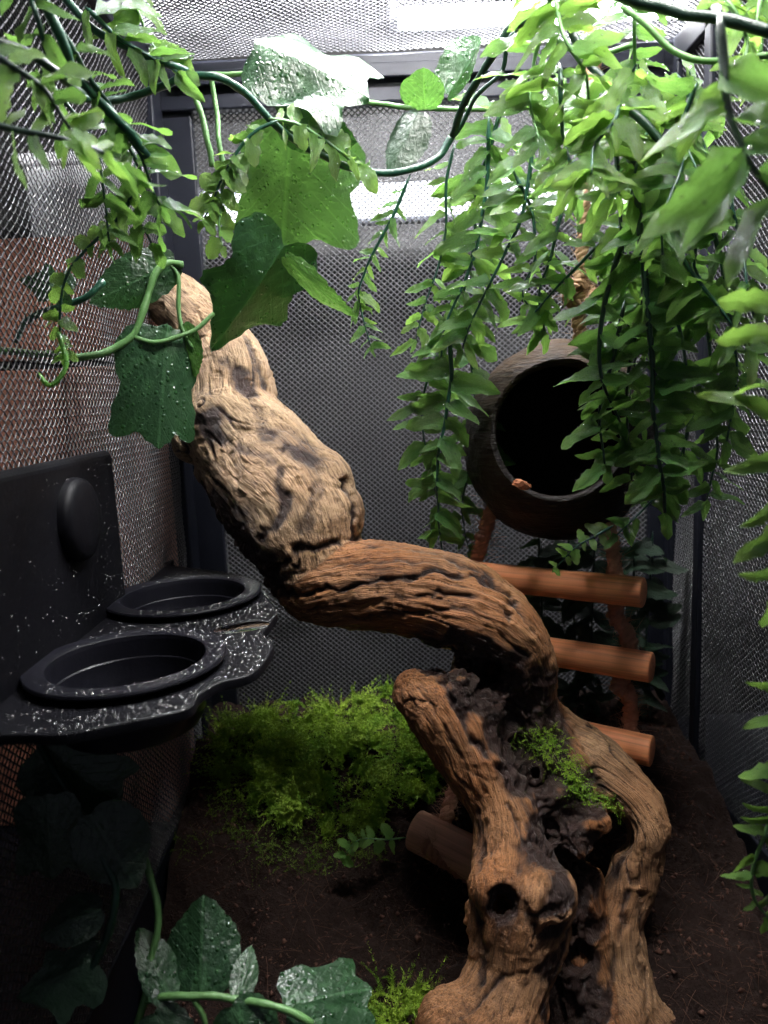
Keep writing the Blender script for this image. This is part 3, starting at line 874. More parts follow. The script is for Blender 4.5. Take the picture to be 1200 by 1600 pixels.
for nm_, arr, typ in (('dark', dark, 'FLOAT'), ('tone', tone, 'FLOAT')):
    at = me2.attributes.new(nm_, typ, 'POINT'); at.data.foreach_set('value', arr.astype(np.float32))
at = me2.attributes.new('grain', 'FLOAT_VECTOR', 'POINT'); at.data.foreach_set('vector', G.astype(np.float32).ravel())
me2.polygons.foreach_set('use_smooth', np.ones(len(me2.polygons), bool))
me2.materials.append(M_wood); me2.name = 'driftwood'; me2.update()
wood = new_obj('driftwood', me2)
tag(wood, 'large gnarled brown driftwood branch twisting up from the soil', 'driftwood')
WOODV = co2; WOODN = no

# ------------------------------------------------------------------ moss
def moss(name, pts, nrm, mat, parent=None, L=(0.012, 0.026), leaf=0.0021, nl=16, up=0.5, tuft=0.0):
    """feathery strands: a curved stem of tiny leaflets"""
    n = len(pts)
    d = RNG.normal(size=(n, 3)); d /= np.linalg.norm(d, axis=1)[:, None]
    d = d * 0.9 + nrm * up; d /= np.linalg.norm(d, axis=1)[:, None]
    curl = RNG.normal(size=(n, 3)) * 0.7; curl[:, 2] -= 0.45
    if tuft:
        cell = np.floor(pts / tuft).astype(np.int64)
        for a_ in range(3):
            d[:, a_] += (_h(cell[:, 0], cell[:, 1], cell[:, 2] * 0, 300 + a_) * 2 - 1) * 1.1
            curl[:, a_] = curl[:, a_] * 0.6 + (_h(cell[:, 0], cell[:, 1], cell[:, 2] * 0, 310 + a_) * 2 - 1) * 1.3
        d[:, 2] = np.abs(d[:, 2]); d /= np.linalg.norm(d, axis=1)[:, None]; curl[:, 2] -= 0.3
    Ls = RNG.uniform(L[0], L[1], n)
    tris = []; vs = []
    s1 = np.cross(d, RNG.normal(size=(n, 3))); s1 /= np.maximum(1e-6, np.linalg.norm(s1, axis=1))[:, None]
    s2 = np.cross(d, s1)
    prev = None
    for k in range(nl):
        t = k / nl
        c = pts + (d * t + curl * t * t * 0.5) * Ls[:, None]
        tang = d + curl * t; tang /= np.linalg.norm(tang, axis=1)[:, None]
        ang = k * 2.4 + RNG.uniform(0, 1, n)
        o = np.cos(ang)[:, None] * s1 + np.sin(ang)[:, None] * s2
        ll = leaf * (1.0 - 0.45 * t) * RNG.uniform(0.7, 1.3, n)
        tip = c + (o * 0.8 + tang * 0.75) * ll[:, None]
        wv = np.cross(o, tang) * (ll * 0.28)[:, None]
        vs.append(np.stack([c - wv, c + wv + tang * (Ls / nl)[:, None] * 0.5, tip], 1))
    Vv = np.stack(vs, 1).reshape(-1, 3)
    return new_obj(name, np_mesh(name, Vv, np.arange(len(Vv)).reshape(-1, 3), mat, False), parent)

def scatter_px(poly, n):
    """random photo pixels within a polygon, dropped on the soil"""
    poly = np.array(poly, float); mn, mx = poly.min(0), poly.max(0); out = []
    while len(out) < n:
        p = RNG.uniform(mn, mx)
        x, y = p; ins = False; j = len(poly) - 1
        for i in range(len(poly)):
            if (poly[i, 1] > y) != (poly[j, 1] > y) and x < (poly[j, 0] - poly[i, 0]) * (y - poly[i, 1]) / (poly[j, 1] - poly[i, 1]) + poly[i, 0]: ins = not ins
            j = i
        if ins: out.append(p)
    return soil_hits(out)

UPN = np.array([0, 0, 1.0])
moss_poly = [(335, 1135), (420, 1122), (520, 1120), (600, 1105), (650, 1120), (690, 1210), (675, 1270), (600, 1312), (500, 1318), (430, 1290), (350, 1230)]
mp = scatter_px(moss_poly, 5400)
cl = fbm(mp * 45, 2, 90)
mp = mp[cl > -0.28]
mp[:, 2] += np.clip(fbm(mp * 50, 2, 91), -0.2, 1) * 0.034
m1 = moss('moss', mp, UPN, M_moss, None, (0.010, 0.024), 0.0036, 20, 0.8, 0.010)
tag(m1, 'bright green feathery moss bed on the soil behind the driftwood', 'moss', kind='stuff')
mp = scatter_px([(330, 1210), (440, 1280), (520, 1320), (640, 1310), (600, 1345), (480, 1370), (380, 1340), (320, 1270)], 420)
m2 = moss('moss', mp, UPN, M_moss_dark, None, (0.008, 0.018), 0.0018, 14, 0.4)
tag(m2, 'dull olive moss fringe thinning out onto dark soil', 'moss', kind='stuff')
mp = scatter_px([(275, 1300), (330, 1305), (345, 1330), (300, 1350), (270, 1330)], 34)
m3 = moss('moss', mp, UPN, M_moss_dark, None, (0.010, 0.022), 0.0016, 14, 0.5)
tag(m3, 'small yellowish moss wisp on bare soil below the ledge', 'moss', kind='stuff')
mp = scatter_px([(575, 1555), (620, 1540), (665, 1555), (685, 1590), (640, 1620), (570, 1610)], 150)
m4 = moss('moss', mp, UPN, M_moss, None, (0.012, 0.026), 0.0034, 24, 0.6, 0.012)
tag(m4, 'lime green moss tuft at the foot of the driftwood', 'moss', kind='stuff')

_r = WOODV - CAM; _dz = _r @ cf
WPX = np.stack([600 + FPX * (_r @ cr) / _dz, 800 - FPX * (_r @ cu) / _dz], -1)
_near = np.where((WPX[:, 0] > 780) & (WPX[:, 0] < 1020) & (WPX[:, 1] > 1090) & (WPX[:, 1] < 1320))[0]
def on_wood(x, y):
    """driftwood surface point seen at a pixel"""
    off = np.abs(WPX[_near] - (x, y)).max(1)
    m = np.where(off < 3.0)[0]
    if len(m) == 0: m = np.argsort(off)[:3]
    k = _near[m[_dz[_near[m]].argmin()]]
    return WOODV[k], WOODN[k]
pts, nn = [], []
for _ in range(340):
    t = RNG.uniform(0, 1)
    c = spline([(832, 1150), (858, 1165), (885, 1205), (910, 1240), (968, 1262)], 50)[int(t * 49)]
    P, N_ = on_wood(c[0] + RNG.normal() * (17 if t < 0.55 else 7), c[1] + RNG.normal() * (11 if t < 0.55 else 5)); pts.append(P); nn.append(N_)
m5 = moss('moss', np.array(pts), np.array(nn) * 0.6 + UPN * 0.5, M_moss, None, (0.004, 0.010), 0.0016, 12, 0.8)
tag(m5, 'green moss strip growing on top of the driftwood', 'moss', kind='stuff')

# ------------------------------------------------------------------ feeding ledge
ZL = CAMZ - 0.120
out_px = [(195, 878), (262, 882), (330, 890), (392, 903), (412, 925), (433, 952), (424, 972), (412, 990), (428, 1008), (398, 1050), (345, 1066), (312, 1085), (290, 1108), (180, 1132), (100, 1147), (30, 1147), (-60, 1150)]
op = [plane_z(x, y, ZL)[:2] for x, y in out_px]
op = [(max(q[0], XL + 0.007), q[1]) for q in op]
op = [(XL + 0.006, op[0][1] + 0.002)] + [tuple(q) for q in op]
ymin = min(q[1] for q in op)
op.append((XL + 0.006, op[-1][1] - 0.004))
core = spline(op[1:-1], 90)
poly = [op[0]] + [tuple(q) for q in core] + [op[-1]]
ledge = empty('feeding_ledge', (XL, 0.40, ZL), 'black plastic feeding ledge covered in droplets on the left screen', 'ledge')
LO = np.array([XL, 0.40, ZL])
CUPS = []
for (cx, cy, wpx) in ((288, 934, 238), (200, 1038, 304)):
    P = plane_z(cx, cy, ZL + 0.0018); CUPS.append((P, plen(wpx, P) / 2))
def ledge_mesh():
    """flat tray with two round openings, rounded outer edge, 5 mm thick"""
    from mathutils.geometry import delaunay_2d_cdt
    P2 = np.array(poly, float) - LO[:2]
    nx_, pv_ = np.roll(P2, -1, 0), np.roll(P2, 1, 0)
    tg = nx_ - pv_; tg /= np.maximum(1e-9, np.linalg.norm(tg, axis=1))[:, None]
    nr = np.stack([tg[:, 1], -tg[:, 0]], -1)
    area = 0.5 * np.sum(P2[:, 0] * nx_[:, 1] - nx_[:, 0] * P2[:, 1])
    if area < 0: nr = -nr                                   # outward normals
    n_ = len(P2); ins = P2 - nr * 0.0015
    holes = []
    for P, R in CUPS:
        a_ = np.linspace(0, 2 * np.pi, 56, endpoint=False)
        holes.append(np.stack([P[0] - LO[0] + 0.84 * R * np.cos(a_), P[1] - LO[1] + 0.84 * R * np.sin(a_)], -1))
    pts = np.concatenate([ins] + holes); edges = []; o_ = 0
    for L_ in [ins] + holes:
        m_ = len(L_); edges += [(o_ + i, o_ + (i + 1) % m_) for i in range(m_)]; o_ += m_
    vo, eo, fo_, _, _, _ = delaunay_2d_cdt([Vector(q) for q in pts], edges, [], 0, 1e-7)
    vo = np.array([tuple(v) for v in vo])
    def inside(q, L_):
        r = False; j = len(L_) - 1
        for i in range(len(L_)):
            if (L_[i, 1] > q[1]) != (L_[j, 1] > q[1]) and q[0] < (L_[j, 0] - L_[i, 0]) * (q[1] - L_[i, 1]) / (L_[j, 1] - L_[i, 1]) + L_[i, 0]: r = not r
            j = i
        return r
    keep = []
    for f in fo_:
        c = vo[list(f)].mean(0)
        if inside(c, ins) and not any(inside(c, h) for h in holes): keep.append(f)
    tri = np.array([f for f in keep if len(f) == 3])
    A_ = vo[tri]; cr2 = (A_[:, 1, 0] - A_[:, 0, 0]) * (A_[:, 2, 1] - A_[:, 0, 1]) - (A_[:, 2, 0] - A_[:, 0, 0]) * (A_[:, 1, 1] - A_[:, 0, 1])
    tri[cr2 < 0] = tri[cr2 < 0][:, ::-1]
    mb = MB()
    z3 = lambda q, z: np.column_stack([q, np.full(len(q), z)])
    mb.add(z3(vo, 0.0), None, tri); mb.add(z3(vo, -0.005), None, tri[:, ::-1])
    i = np.arange(n_); j = (i + 1) % n_
    rings = [(ins, 0.0), (P2 - nr * 0.00045, -0.00045), (P2, -0.0016), (P2, -0.0042), (ins, -0.005)]
    V = np.concatenate([z3(q, z) for q, z in rings]); Q = []
    for k in range(len(rings) - 1):
        q = np.stack([k * n_ + i, k * n_ + j, (k + 1) * n_ + j, (k + 1) * n_ + i], -1); Q.append(q[:, ::-1] if area > 0 else q)
    mb.add(V, np.concatenate(Q))
    for h in holes:
        m_ = len(h); i2 = np.arange(m_); j2 = (i2 + 1) % m_
        mb.add(np.concatenate([z3(h, 0.0), z3(h, -0.005)]), np.stack([i2, j2, m_ + j2, m_ + i2], -1))
    me = mb.mesh('shelf', M_blackplastic); me.set_sharp_from_angle(angle=math.radians(40))
    return me
shelf = new_obj('shelf', ledge_mesh(), ledge)
# back plate with its magnet bulge
zt0 = float(plane_x(165, 702, XL + 0.010)[2]); yt0 = float(plane_x(186, 800, XL + 0.010)[1])
pb_ = bevel_box('back_plate', (0.0055, (0.15 + yt0) / 2 - LO[1], (zt0 - ZL) / 2 - 0.003), (0.009, yt0 - 0.15, zt0 - ZL + 0.004), M_blackplastic, ledge, bev=0.0042, seg=4)
mc = plane_x(118, 812, XL + 0.010)
mbk = MB(); lathe(mbk, [(0.0001, 0.0085), (0.012, 0.0083), (0.0185, 0.0076), (0.0212, 0.0060), (0.0222, 0.0035), (0.0225, -0.001)], 56)
mbk.v[0] = mbk.v[0][:, [2, 0, 1]] + (mc - LO) + np.array([-0.001, 0, 0])
mbk.obj('magnet_housing', M_blackplastic, pb_)
# cups
for (P, R), lab in zip(CUPS, ('empty round black feeding cup at the back of the ledge', 'larger looking round black feeding cup at the front of the ledge')):
    e = empty('feeding_cup', P, lab, 'cup', 'cups in the feeding ledge')
    mbk = MB()
    lathe(mbk, [(R * 0.80, 0.0009), (R * 0.975, 0.0009), (R * 0.998, 0.0014), (R, 0.0022), (R * 0.988, 0.0031), (R * 0.82, 0.0034), (R * 0.785, 0.0026), (R * 0.775, 0.0005)], 96)
    mbk.obj('rim', M_cup, e, sharp=35)
    mbk = MB()
    lathe(mbk, [(R * 0.775, 0.0006), (R * 0.755, -0.008), (R * 0.735, -0.0085), (R * 0.70, -0.024), (R * 0.66, -0.0265), (R * 0.0001, -0.027)], 96)
    lathe(mbk, [(R * 0.0001, -0.029), (R * 0.69, -0.0285), (R * 0.74, -0.024), (R * 0.80, -0.0006)], 96)
    mbk.obj('bowl', M_cup, e, sharp=35)
# droplets
def droplets(name, P, N_, R, parent, flat=0.62):
    k, m = 7, 3
    n = len(P); V = []; 
    a = np.linspace(0, 2 * np.pi, k, endpoint=False)
    s1 = np.cross(N_, [0.31, 0.77, 0.55]); s1 /= np.linalg.norm(s1, axis=1)[:, None]; s2 = np.cross(N_, s1)
    rings = []
    for i_ in range(m):
        th = math.pi / 2 * i_ / m
        rr = R * math.cos(th); hh = R * flat * math.sin(th)
        rings.append(P[:, None] + rr[:, None, None] * (np.cos(a)[None, :, None] * s1[:, None] + np.sin(a)[None, :, None] * s2[:, None]) + (hh[:, None] * N_)[:, None])
    top = P + (R * flat)[:, None] * N_
    V = np.concatenate([np.concatenate(rings, 1), top[:, None]], 1)
    st_ = k * m + 1; b = np.arange(n) * st_; Q = []; Tt = []
    for i_ in range(m - 1):
        for j_ in range(k):
            j2 = (j_ + 1) % k
            Q.append(np.stack([b + i_ * k + j_, b + i_ * k + j2, b + (i_ + 1) * k + j2, b + (i_ + 1) * k + j_], -1))
    for j_ in range(k):
        Tt.append(np.stack([b + (m - 1) * k + j_, b + (m - 1) * k + (j_ + 1) % k, b + k * m], -1))
    me_ = np_mesh(name, V.reshape(-1, 3), [np.concatenate(Q), np.concatenate(Tt)], M_bead)
    o = new_obj(name, me_, parent); tag(o, kind='stuff'); return o

pl = np.array(poly)
def inpoly(x, y):
    ins = False; j = len(pl) - 1
    for i in range(len(pl)):
        if (pl[i, 1] > y) != (pl[j, 1] > y) and x < (pl[j, 0] - pl[i, 0]) * (y - pl[i, 1]) / (pl[j, 1] - pl[i, 1]) + pl[i, 0]: ins = not ins
        j = i
    return ins
dp, dr = [], []
while len(dp) < 2500:
    x = RNG.uniform(XL + 0.014, pl[:, 0].max()); y = RNG.uniform(0.22, pl[:, 1].max())
    if not inpoly(x, y): continue
    dens = sstep(0.0, 0.06, x - XL - 0.01) * 0.9 + 0.1
    if RNG.uniform() > dens: continue
    z = 0.0; skip = False
    for P, R in CUPS:
        d = math.hypot(x - P[0], y - P[1])
        if d < R * 0.80: skip = True
        elif d < R * 0.985: z = 0.0018 + 0.0033
        elif d < R * 1.02: skip = True
    if skip: continue
    dp.append((x - LO[0], y - LO[1], z)); dr.append(0.00022 + 0.00055 * RNG.uniform() ** 3)
droplets('water_droplets', np.array(dp), np.tile(UPN, (len(dp), 1)), np.array(dr), shelf)
n = 900
yy = RNG.uniform(0.20, yt0 - 0.006, n); zz_ = RNG.uniform(0.005, zt0 - ZL - 0.006, n)
keep = RNG.uniform(size=n) < 0.25 + 0.75 * sstep(0.32, 0.5, yy)
dpp = np.stack([np.full(n, 0.0101), yy - LO[1], zz_], -1)[keep]
droplets('water_droplets', dpp, np.tile([1.0, 0, 0], (len(dpp), 1)), 0.00018 + 0.0004 * RNG.uniform(size=len(dpp)) ** 2, pb_)
# water pooled on the ledge tip
pc = plane_z(378, 980, ZL)
mbk = MB(); lathe(mbk, [(0.0001, 0.0016), (0.005, 0.0015), (0.010, 0.0011), (0.013, 0.0005), (0.0142, 0.0001)], 40)
wp = mbk.obj('water_pool', M_water, shelf, tuple(pc - LO)); wp.scale = (1.05, 0.62, 1.0); wp.rotation_euler = (0, 0, 0.35)

# ------------------------------------------------------------------ coconut hut
CY = 0.53
Cc = pix(872, 690, CY); CR = plen(146, Cc)
coco = empty('coconut_hut', Cc, 'dark coconut shell hide with a round opening hanging by rope', 'hide')
hd = unit(pix(800, 640, 0.40) - Cc + np.array([0, 0, 0.01]))        # direction of the opening
hd = unit(np.array([hd[0] * 0.55, hd[1], hd[2] * 0.75]))
q = Vector((0, 0, 1)).rotation_difference(Vector(hd)).to_matrix()
Rm = np.array(q)
hole = math.asin(min(0.99, plen(108, pix(850, 672, 0.47)) / CR))
def shell(rad, th0, th1, nth=56, nph=110, bumpy=0.0, seed=0):
    th = np.linspace(th0, th1, nth); ph = np.linspace(0, 2 * np.pi, nph, endpoint=False)
    TH, PH = np.meshgrid(th, ph, indexing='ij')
    d = np.stack([np.sin(TH) * np.cos(PH), np.sin(TH) * np.sin(PH), np.cos(TH)], -1) @ Rm.T
    r = rad * (1 + bumpy * fbm(d * 5, 3, seed) + bumpy * 0.5 * noise(np.stack([d[..., 0] * 9, d[..., 1] * 9, d[..., 2] * 60], -1), seed + 5))
    V = d * r[..., None]; V[..., 2] *= 1.06
    i, j = np.meshgrid(np.arange(nth - 1), np.arange(nph), indexing='ij'); j2 = (j + 1) % nph
    return V.reshape(-1, 3), np.stack([i * nph + j, (i + 1) * nph + j, (i + 1) * nph + j2, i * nph + j2], -1).reshape(-1, 4), V
Vo, Fo, Go = shell(CR, hole, math.pi - 0.001, bumpy=0.022, seed=4)
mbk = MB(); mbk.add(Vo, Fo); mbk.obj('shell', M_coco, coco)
Vi, Fi, Gi = shell(CR * 0.92, hole * 1.0, math.pi - 0.001, 40, 110)
mbk = MB(); mbk.add(Vi, Fi[:, ::-1]); mbk.obj('lining', M_cocoin, coco)
a_, b_ = Go[0], Gi[0]; npn = len(a_)
mid = (a_ + b_) / 2 + np.array(hd) * 0.0016
Vr = np.concatenate([a_, mid, b_]); ii = np.arange(npn); i2 = (ii + 1) % npn
Fr = np.concatenate([np.stack([ii, i2, npn + i2, npn + ii], -1), np.stack([npn + ii, npn + i2, 2 * npn + i2, 2 * npn + ii], -1)])
mbk = MB(); mbk.add(Vr, Fr); mbk.obj('rim', M_coco, coco)

def rope_obj(name, P, r, mat, parent, off, fuzz=260, twist=520.0):
    """three strand twisted rope with loose fibres"""
    P = np.asarray(P, float)
    L = np.linalg.norm(np.diff(P, axis=0), axis=1).sum(); ns = max(12, int(L / (r * 0.45)))
    P = spline(P, ns); T, N, B = frames(P)
    arc = np.concatenate([[0], np.cumsum(np.linalg.norm(np.diff(P, axis=0), axis=1))])
    mbk = MB()
    for k in range(3):
        a = arc * twist / 1.0 + k * 2 * math.pi / 3
        C = P + r * 0.60 * (np.cos(a)[:, None] * N + np.sin(a)[:, None] * B)
        C = C + 0.1 * r * RNG.normal(size=C.shape)
        tube(mbk, C - off, r * 0.50 * (1 + 0.10 * RNG.normal(size=ns)), 8)
    o = mbk.obj(name, mat, parent)
    nf = int(fuzz * L / 0.1)
    k = RNG.integers(0, ns, nf); a = RNG.uniform(0, 6.28, nf)
    pts = P[k] + r * 0.9 * (np.cos(a)[:, None] * N[k] + np.sin(a)[:, None] * B[k]) - off
    fz = fibres('fuzz', pts, None, mat, o, (0.003, 0.010), 0.00022, 1.0, 3)
    tag(fz, kind='stuff')
    return o
# hanging rope of the hut with its frayed knot
up = [pix(905, 545, .53), pix(906, 500, .528), pix(906, 460, .527), pix(908, 420, .528), pix(915, 300, .53), pix(925, 120, .54), pix(928, 92, .545)]
rope_obj('hanging_rope', up, 0.0045, M_rope_tan, coco, Cc)
kc = pix(906, 460, .524)
kp = [kc + 0.0075 * np.array([math.cos(t) * 1.1, math.sin(t * 2) * 0.5, math.sin(t) * 0.9]) for t in np.linspace(0, 7.5, 24)]
rope_obj('knot', kp, 0.0036, M_rope_tan, coco, Cc, 700)
# wood chip at the mouth of the hut
chip_c = Cc + Rm @ np.array([0, 0, 1]) * CR * math.cos(hole)
cp = pix(814, 757, chip_c[1] - 0.012)
bm = bmesh.new(); bmesh.ops.create_cube(bm, size=1); bmesh.ops.scale(bm, vec=(0.009, 0.006, 0.0045), verts=bm.verts)
bmesh.ops.subdivide_edges(bm, edges=bm.edges[:], cuts=2, use_grid_fill=True)
for v_ in bm.verts: v_.co += Vector(RNG.normal(size=3) * 0.0006)
cm = bpy.data.meshes.new('wood_chip'); bm.to_mesh(cm); bm.free(); cm.materials.append(M_chip)
co_ = new_obj('wood_chip', cm, None, tuple(cp)); co_.rotation_euler = (0.2, 0.3, 0.5)
tag(co_, 'tiny orange wood chip in the mouth of the coconut hide', 'chip')

# ------------------------------------------------------------------ rope ladder
lad = empty('rope_ladder', pix(950, 900, 0.48), 'rope ladder with four orange brown dowel rungs below the coconut', 'ladder')
LA = np.array(lad.location)
def rung(Pr, direction, L, r, mat=M_dowel):
    d = unit(direction)
    n = 40; prof = [(0.0001, 0), (r * 0.90, 0), (r * 0.97, 0.0004), (r, 0.0012)]
    prof += [(r * (1 + 0.006 * math.sin(t * 9)), t * L) for t in np.linspace(0.03, 0.97, 9)]
    prof += [(r, L - 0.0012), (r * 0.97, L - 0.0004), (r * 0.90, L), (0.0001, L)]
    mbk = MB(); lathe(mbk, prof, n)
    V = mbk.v[0][:, [2, 0, 1]]; mbk.v[0] = V          # axis along local x
    o = mbk.obj('rung', mat, lad, tuple(np.asarray(Pr) - LA))
    o.rotation_mode = 'QUATERNION'
    o.rotation_quaternion = Vector((1, 0, 0)).rotation_difference(Vector(d))
    return o
yaw = math.radians(33)
dl = np.array([-math.cos(yaw), math.sin(yaw), 0.0])
RE = [pix(1006, 926, .468), pix(1019, 1043, .468), pix(1019, 1174, .466)]
for P, dz in zip(RE, (0.0, 0.0, 0.012)):
    rung(P, dl + np.array([0, 0, dz]), 0.165, plen(24, P))
e4 = pix(648, 1296, .500)
g4 = pix(760, 1352, .470)
rung(e4, g4 - e4, 0.150, plen(31, e4), M_dowel_pale_lit)
rr = 0.0056
ra = [pix(946, 786, .500), pix(953, 830, .497), pix(960, 885, .494), pix(966, 925, .494), pix(962, 962, .492), pix(978, 985, .488), pix(984, 1018, .487), pix(982, 1045, .487), pix(966, 1072, .487), pix(986, 1090, .486), pix(984, 1140, .486), pix(980, 1175, .486), pix(960, 1205, .487)]
rope_obj('side_rope', ra, rr, M_rope, lad, LA, 650)
lb_ = [pix(775, 775, .535), pix(764, 812, .535), pix(752, 850, .54), pix(742, 885, .545), pix(742, 935, .552), pix(738, 1000, .552), pix(735, 1100, .545), pix(720, 1200, .52), pix(703, 1255, .505), pix(690, 1300, .492), pix(668, 1322, .480), pix(700, 1350, .474), pix(752, 1378, .470)]
rope_obj('side_rope', lb_, rr * 0.9, M_rope, lad, LA, 650)

# ------------------------------------------------------------------ leaves
def fern_leaf_mesh(name, mat, seed, ear=0.0, w=0.20, fold=0.25, droop=0.25, drops=4):
    """one oblong fern leaflet of length 1 along +y, tip blunt, edge slightly wavy; with uv and a few water beads"""
    rs = np.random.default_rng(seed)
    n, m = 11, 5
    twist = rs.uniform(-1.3, 1.3); bow = rs.uniform(-0.16, 0.16)
    t = np.linspace(0, 1, n)
    wd = w * np.array([0.14, 0.80, 1.06, 0.90, 1.02, 0.86, 0.92, 0.70, 0.66, 0.42, 0.08])
    wd = wd * (1 + 0.08 * rs.normal(size=n))
    V = []; UV = []
    for i in range(n):
        for j in range(m):
            s = (j - 2) / 2.0
            e = 1.0 + (ear if (i == 1 and s > 0) else 0)
            x = s * wd[i] * e
            z = fold * abs(x) - droop * t[i] ** 2 + twist * x * t[i] + 0.03 * math.sin(t[i] * 9 + seed + s) * abs(s) + 0.010 * rs.normal()
            V.append((x + bow * t[i] * t[i] + 0.03 * math.sin(t[i] * 5 + seed), t[i], z)); UV.append((s, t[i]))
    Q = [(i * m + j, i * m + j + 1, (i + 1) * m + j + 1, (i + 1) * m + j) for i in range(n - 1) for j in range(m - 1)]
    mbk = MB(); mbk.add(V, Q)
    V = np.array(V)
    for _ in range(drops):
        i = rs.integers(1, n - 1); j = rs.integers(0, m)
        p = V[i * m + j]; r = rs.uniform(0.012, 0.034)
        k = 6; a = np.linspace(0, 6.2832, k, endpoint=False)
        vs = [(p[0] + r * math.cos(b), p[1] + r * math.sin(b), p[2]) for b in a] + [(p[0] + r * .7 * math.cos(b), p[1] + r * .7 * math.sin(b), p[2] + r * .55) for b in a] + [(p[0], p[1], p[2] + r * .75)]
        qs = [(b, (b + 1) % k, k + (b + 1) % k, k + b) for b in range(k)]
        mbk.add(vs, qs, [(k + b, k + (b + 1) % k, 2 * k) for b in range(k)], 1)
    me = mbk.mesh(name, [mat, M_bead])
    uvl = me.uv_layers.new(name='UVMap')
    UVa = np.zeros((len(me.vertices), 2)); UVa[:len(UV)] = UV
    li = np.empty(len(me.loops), np.int32); me.loops.foreach_get('vertex_index', li)
    uvl.data.foreach_set('uv', UVa[li].astype(np.float32).ravel())
    return me

FERN = [fern_leaf_mesh('leaf', M_fernleaf, k, 0.5 * (k % 2), 0.135 + 0.025 * (k % 4), 0.15 + 0.12 * (k % 4), 0.10 + 0.10 * (k % 3), 5) for k in range(8)]
FERN_Y = [fern_leaf_mesh('leaf', M_fernleaf_y, 30 + k, 0.5 * (k % 2), 0.14 + 0.025 * (k % 3), 0.15 + 0.12 * (k % 4), 0.12 + 0.10 * (k % 3), 4) for k in range(6)]
FERN_S = [fern_leaf_mesh('leaf', M_fernleaf_y, 60 + k, 0.0, 0.27 + 0.03 * k, 0.2, 0.15, 2) for k in range(4)]
FERN_D = [fern_leaf_mesh('leaf', M_darkleaf, 80 + k, 0.0, 0.2, 0.2, 0.15, 0) for k in range(3)]

TOCAM = -cf
def put_leaf(me, parent, base, P, T, N_, L):
    T = unit(T); N_ = unit(N_ - T * np.dot(N_, T)); B = np.cross(T, N_)
    o = bpy.data.objects.new('leaf', me); COL.objects.link(o); o.parent = parent
    mm = Matrix(((B[0] * L, T[0] * L, N_[0] * L, P[0] - base[0]), (B[1] * L, T[1] * L, N_[1] * L, P[1] - base[1]), (B[2] * L, T[2] * L, N_[2] * L, P[2] - base[2]), (0, 0, 0, 1)))
    o.matrix_basis = mm
    return o

def frond(plant, px, leaf_px, gap_px, meshes, r=0.0011, stem=None, ang=28, taper=0.55, start=0.06, jitter=0.35, nrm=None, up=0.35, nb=18, droop=0.03):
    """one stem through photo pixels at true depths, with paired leaves"""
    base = np.array(plant.location)
    W = np.array([pix(*p) for p in px])
    L = np.linalg.norm(np.diff(W, axis=0), axis=1).sum()
    ns = max(14, int(L / 0.004))
    P = spline(W, ns)
    P = P + 0.0012 * noise(P * 60, 8)[:, None] * np.array([1, 1, 0.3])
    T = np.gradient(P, axis=0); T /= np.linalg.norm(T, axis=1)[:, None]
    mbk = MB(); tube(mbk, P - base, r * np.linspace(1.25, 0.5, ns) * np.clip(np.linspace(0, 1, ns) * 10 + 0.25, 0, 1), 6)
    fr = mbk.obj('frond', stem or M_stem_dark, plant)
    arc = np.concatenate([[0], np.cumsum(np.linalg.norm(np.diff(P, axis=0), axis=1))])
    mid = W[len(W) // 2]
    gap = plen(gap_px * 0.88, mid); s = L * start; k = 0
    Nf = unit(TOCAM + np.array([random.uniform(-.5, .5), 0, up]) if nrm is None else nrm)
    while s < L * 0.985:
        i = int(np.searchsorted(arc, s)); i = min(max(i, 0), ns - 1); f = s / L
        for sd in (1, -1):
            if random.random() < 0.07: continue
            t = T[i]; side = unit(np.cross(t, Nf)) * sd
            a = math.radians(ang * 0.55 + random.gauss(0, 13) + 10 * f)
            d = side * math.cos(a) + t * math.sin(a) + np.array([0, 0, -droop]) + np.array([random.gauss(0, 1), random.gauss(0, 1), random.gauss(0, 1)]) * 0.16
            nn_ = Nf + np.array([random.gauss(0, 1), random.gauss(0, 1), random.gauss(0, 1)]) * jitter
            LL = plen(leaf_px, P[i]) * (1 - taper * f ** 1.5) * random.uniform(0.55, 1.18)
            put_leaf(random.choice(meshes), fr, base, P[i] + t * random.uniform(-.3, .3) * gap, d, nn_, LL)
        s += gap * random.uniform(0.8, 1.2) * (1 - 0.35 * f); k += 1
    if meshes:
        put_leaf(random.choice(meshes), fr, base, P[-1], T[-1], Nf, plen(leaf_px, P[-1]) * 0.45)
    return fr

def cord(plant, px, r, mat, name='stem', wob=0.0008):
    base = np.array(plant.location)
    W = np.array([pix(*p) for p in px]); L = np.linalg.norm(np.diff(W, axis=0), axis=1).sum()
    ns = max(16, int(L / 0.003)); P = spline(W, ns)
    P = P + wob * np.stack([noise(P * 80, 1), noise(P * 80, 2), noise(P * 80, 3)], -1)
    mbk = MB(); tube(mbk, P - base, r * (1 + 0.12 * noise(P * 300, 4)), 10)
    return mbk.obj(name, mat, plant)

MIX = FERN + FERN_Y[:3]
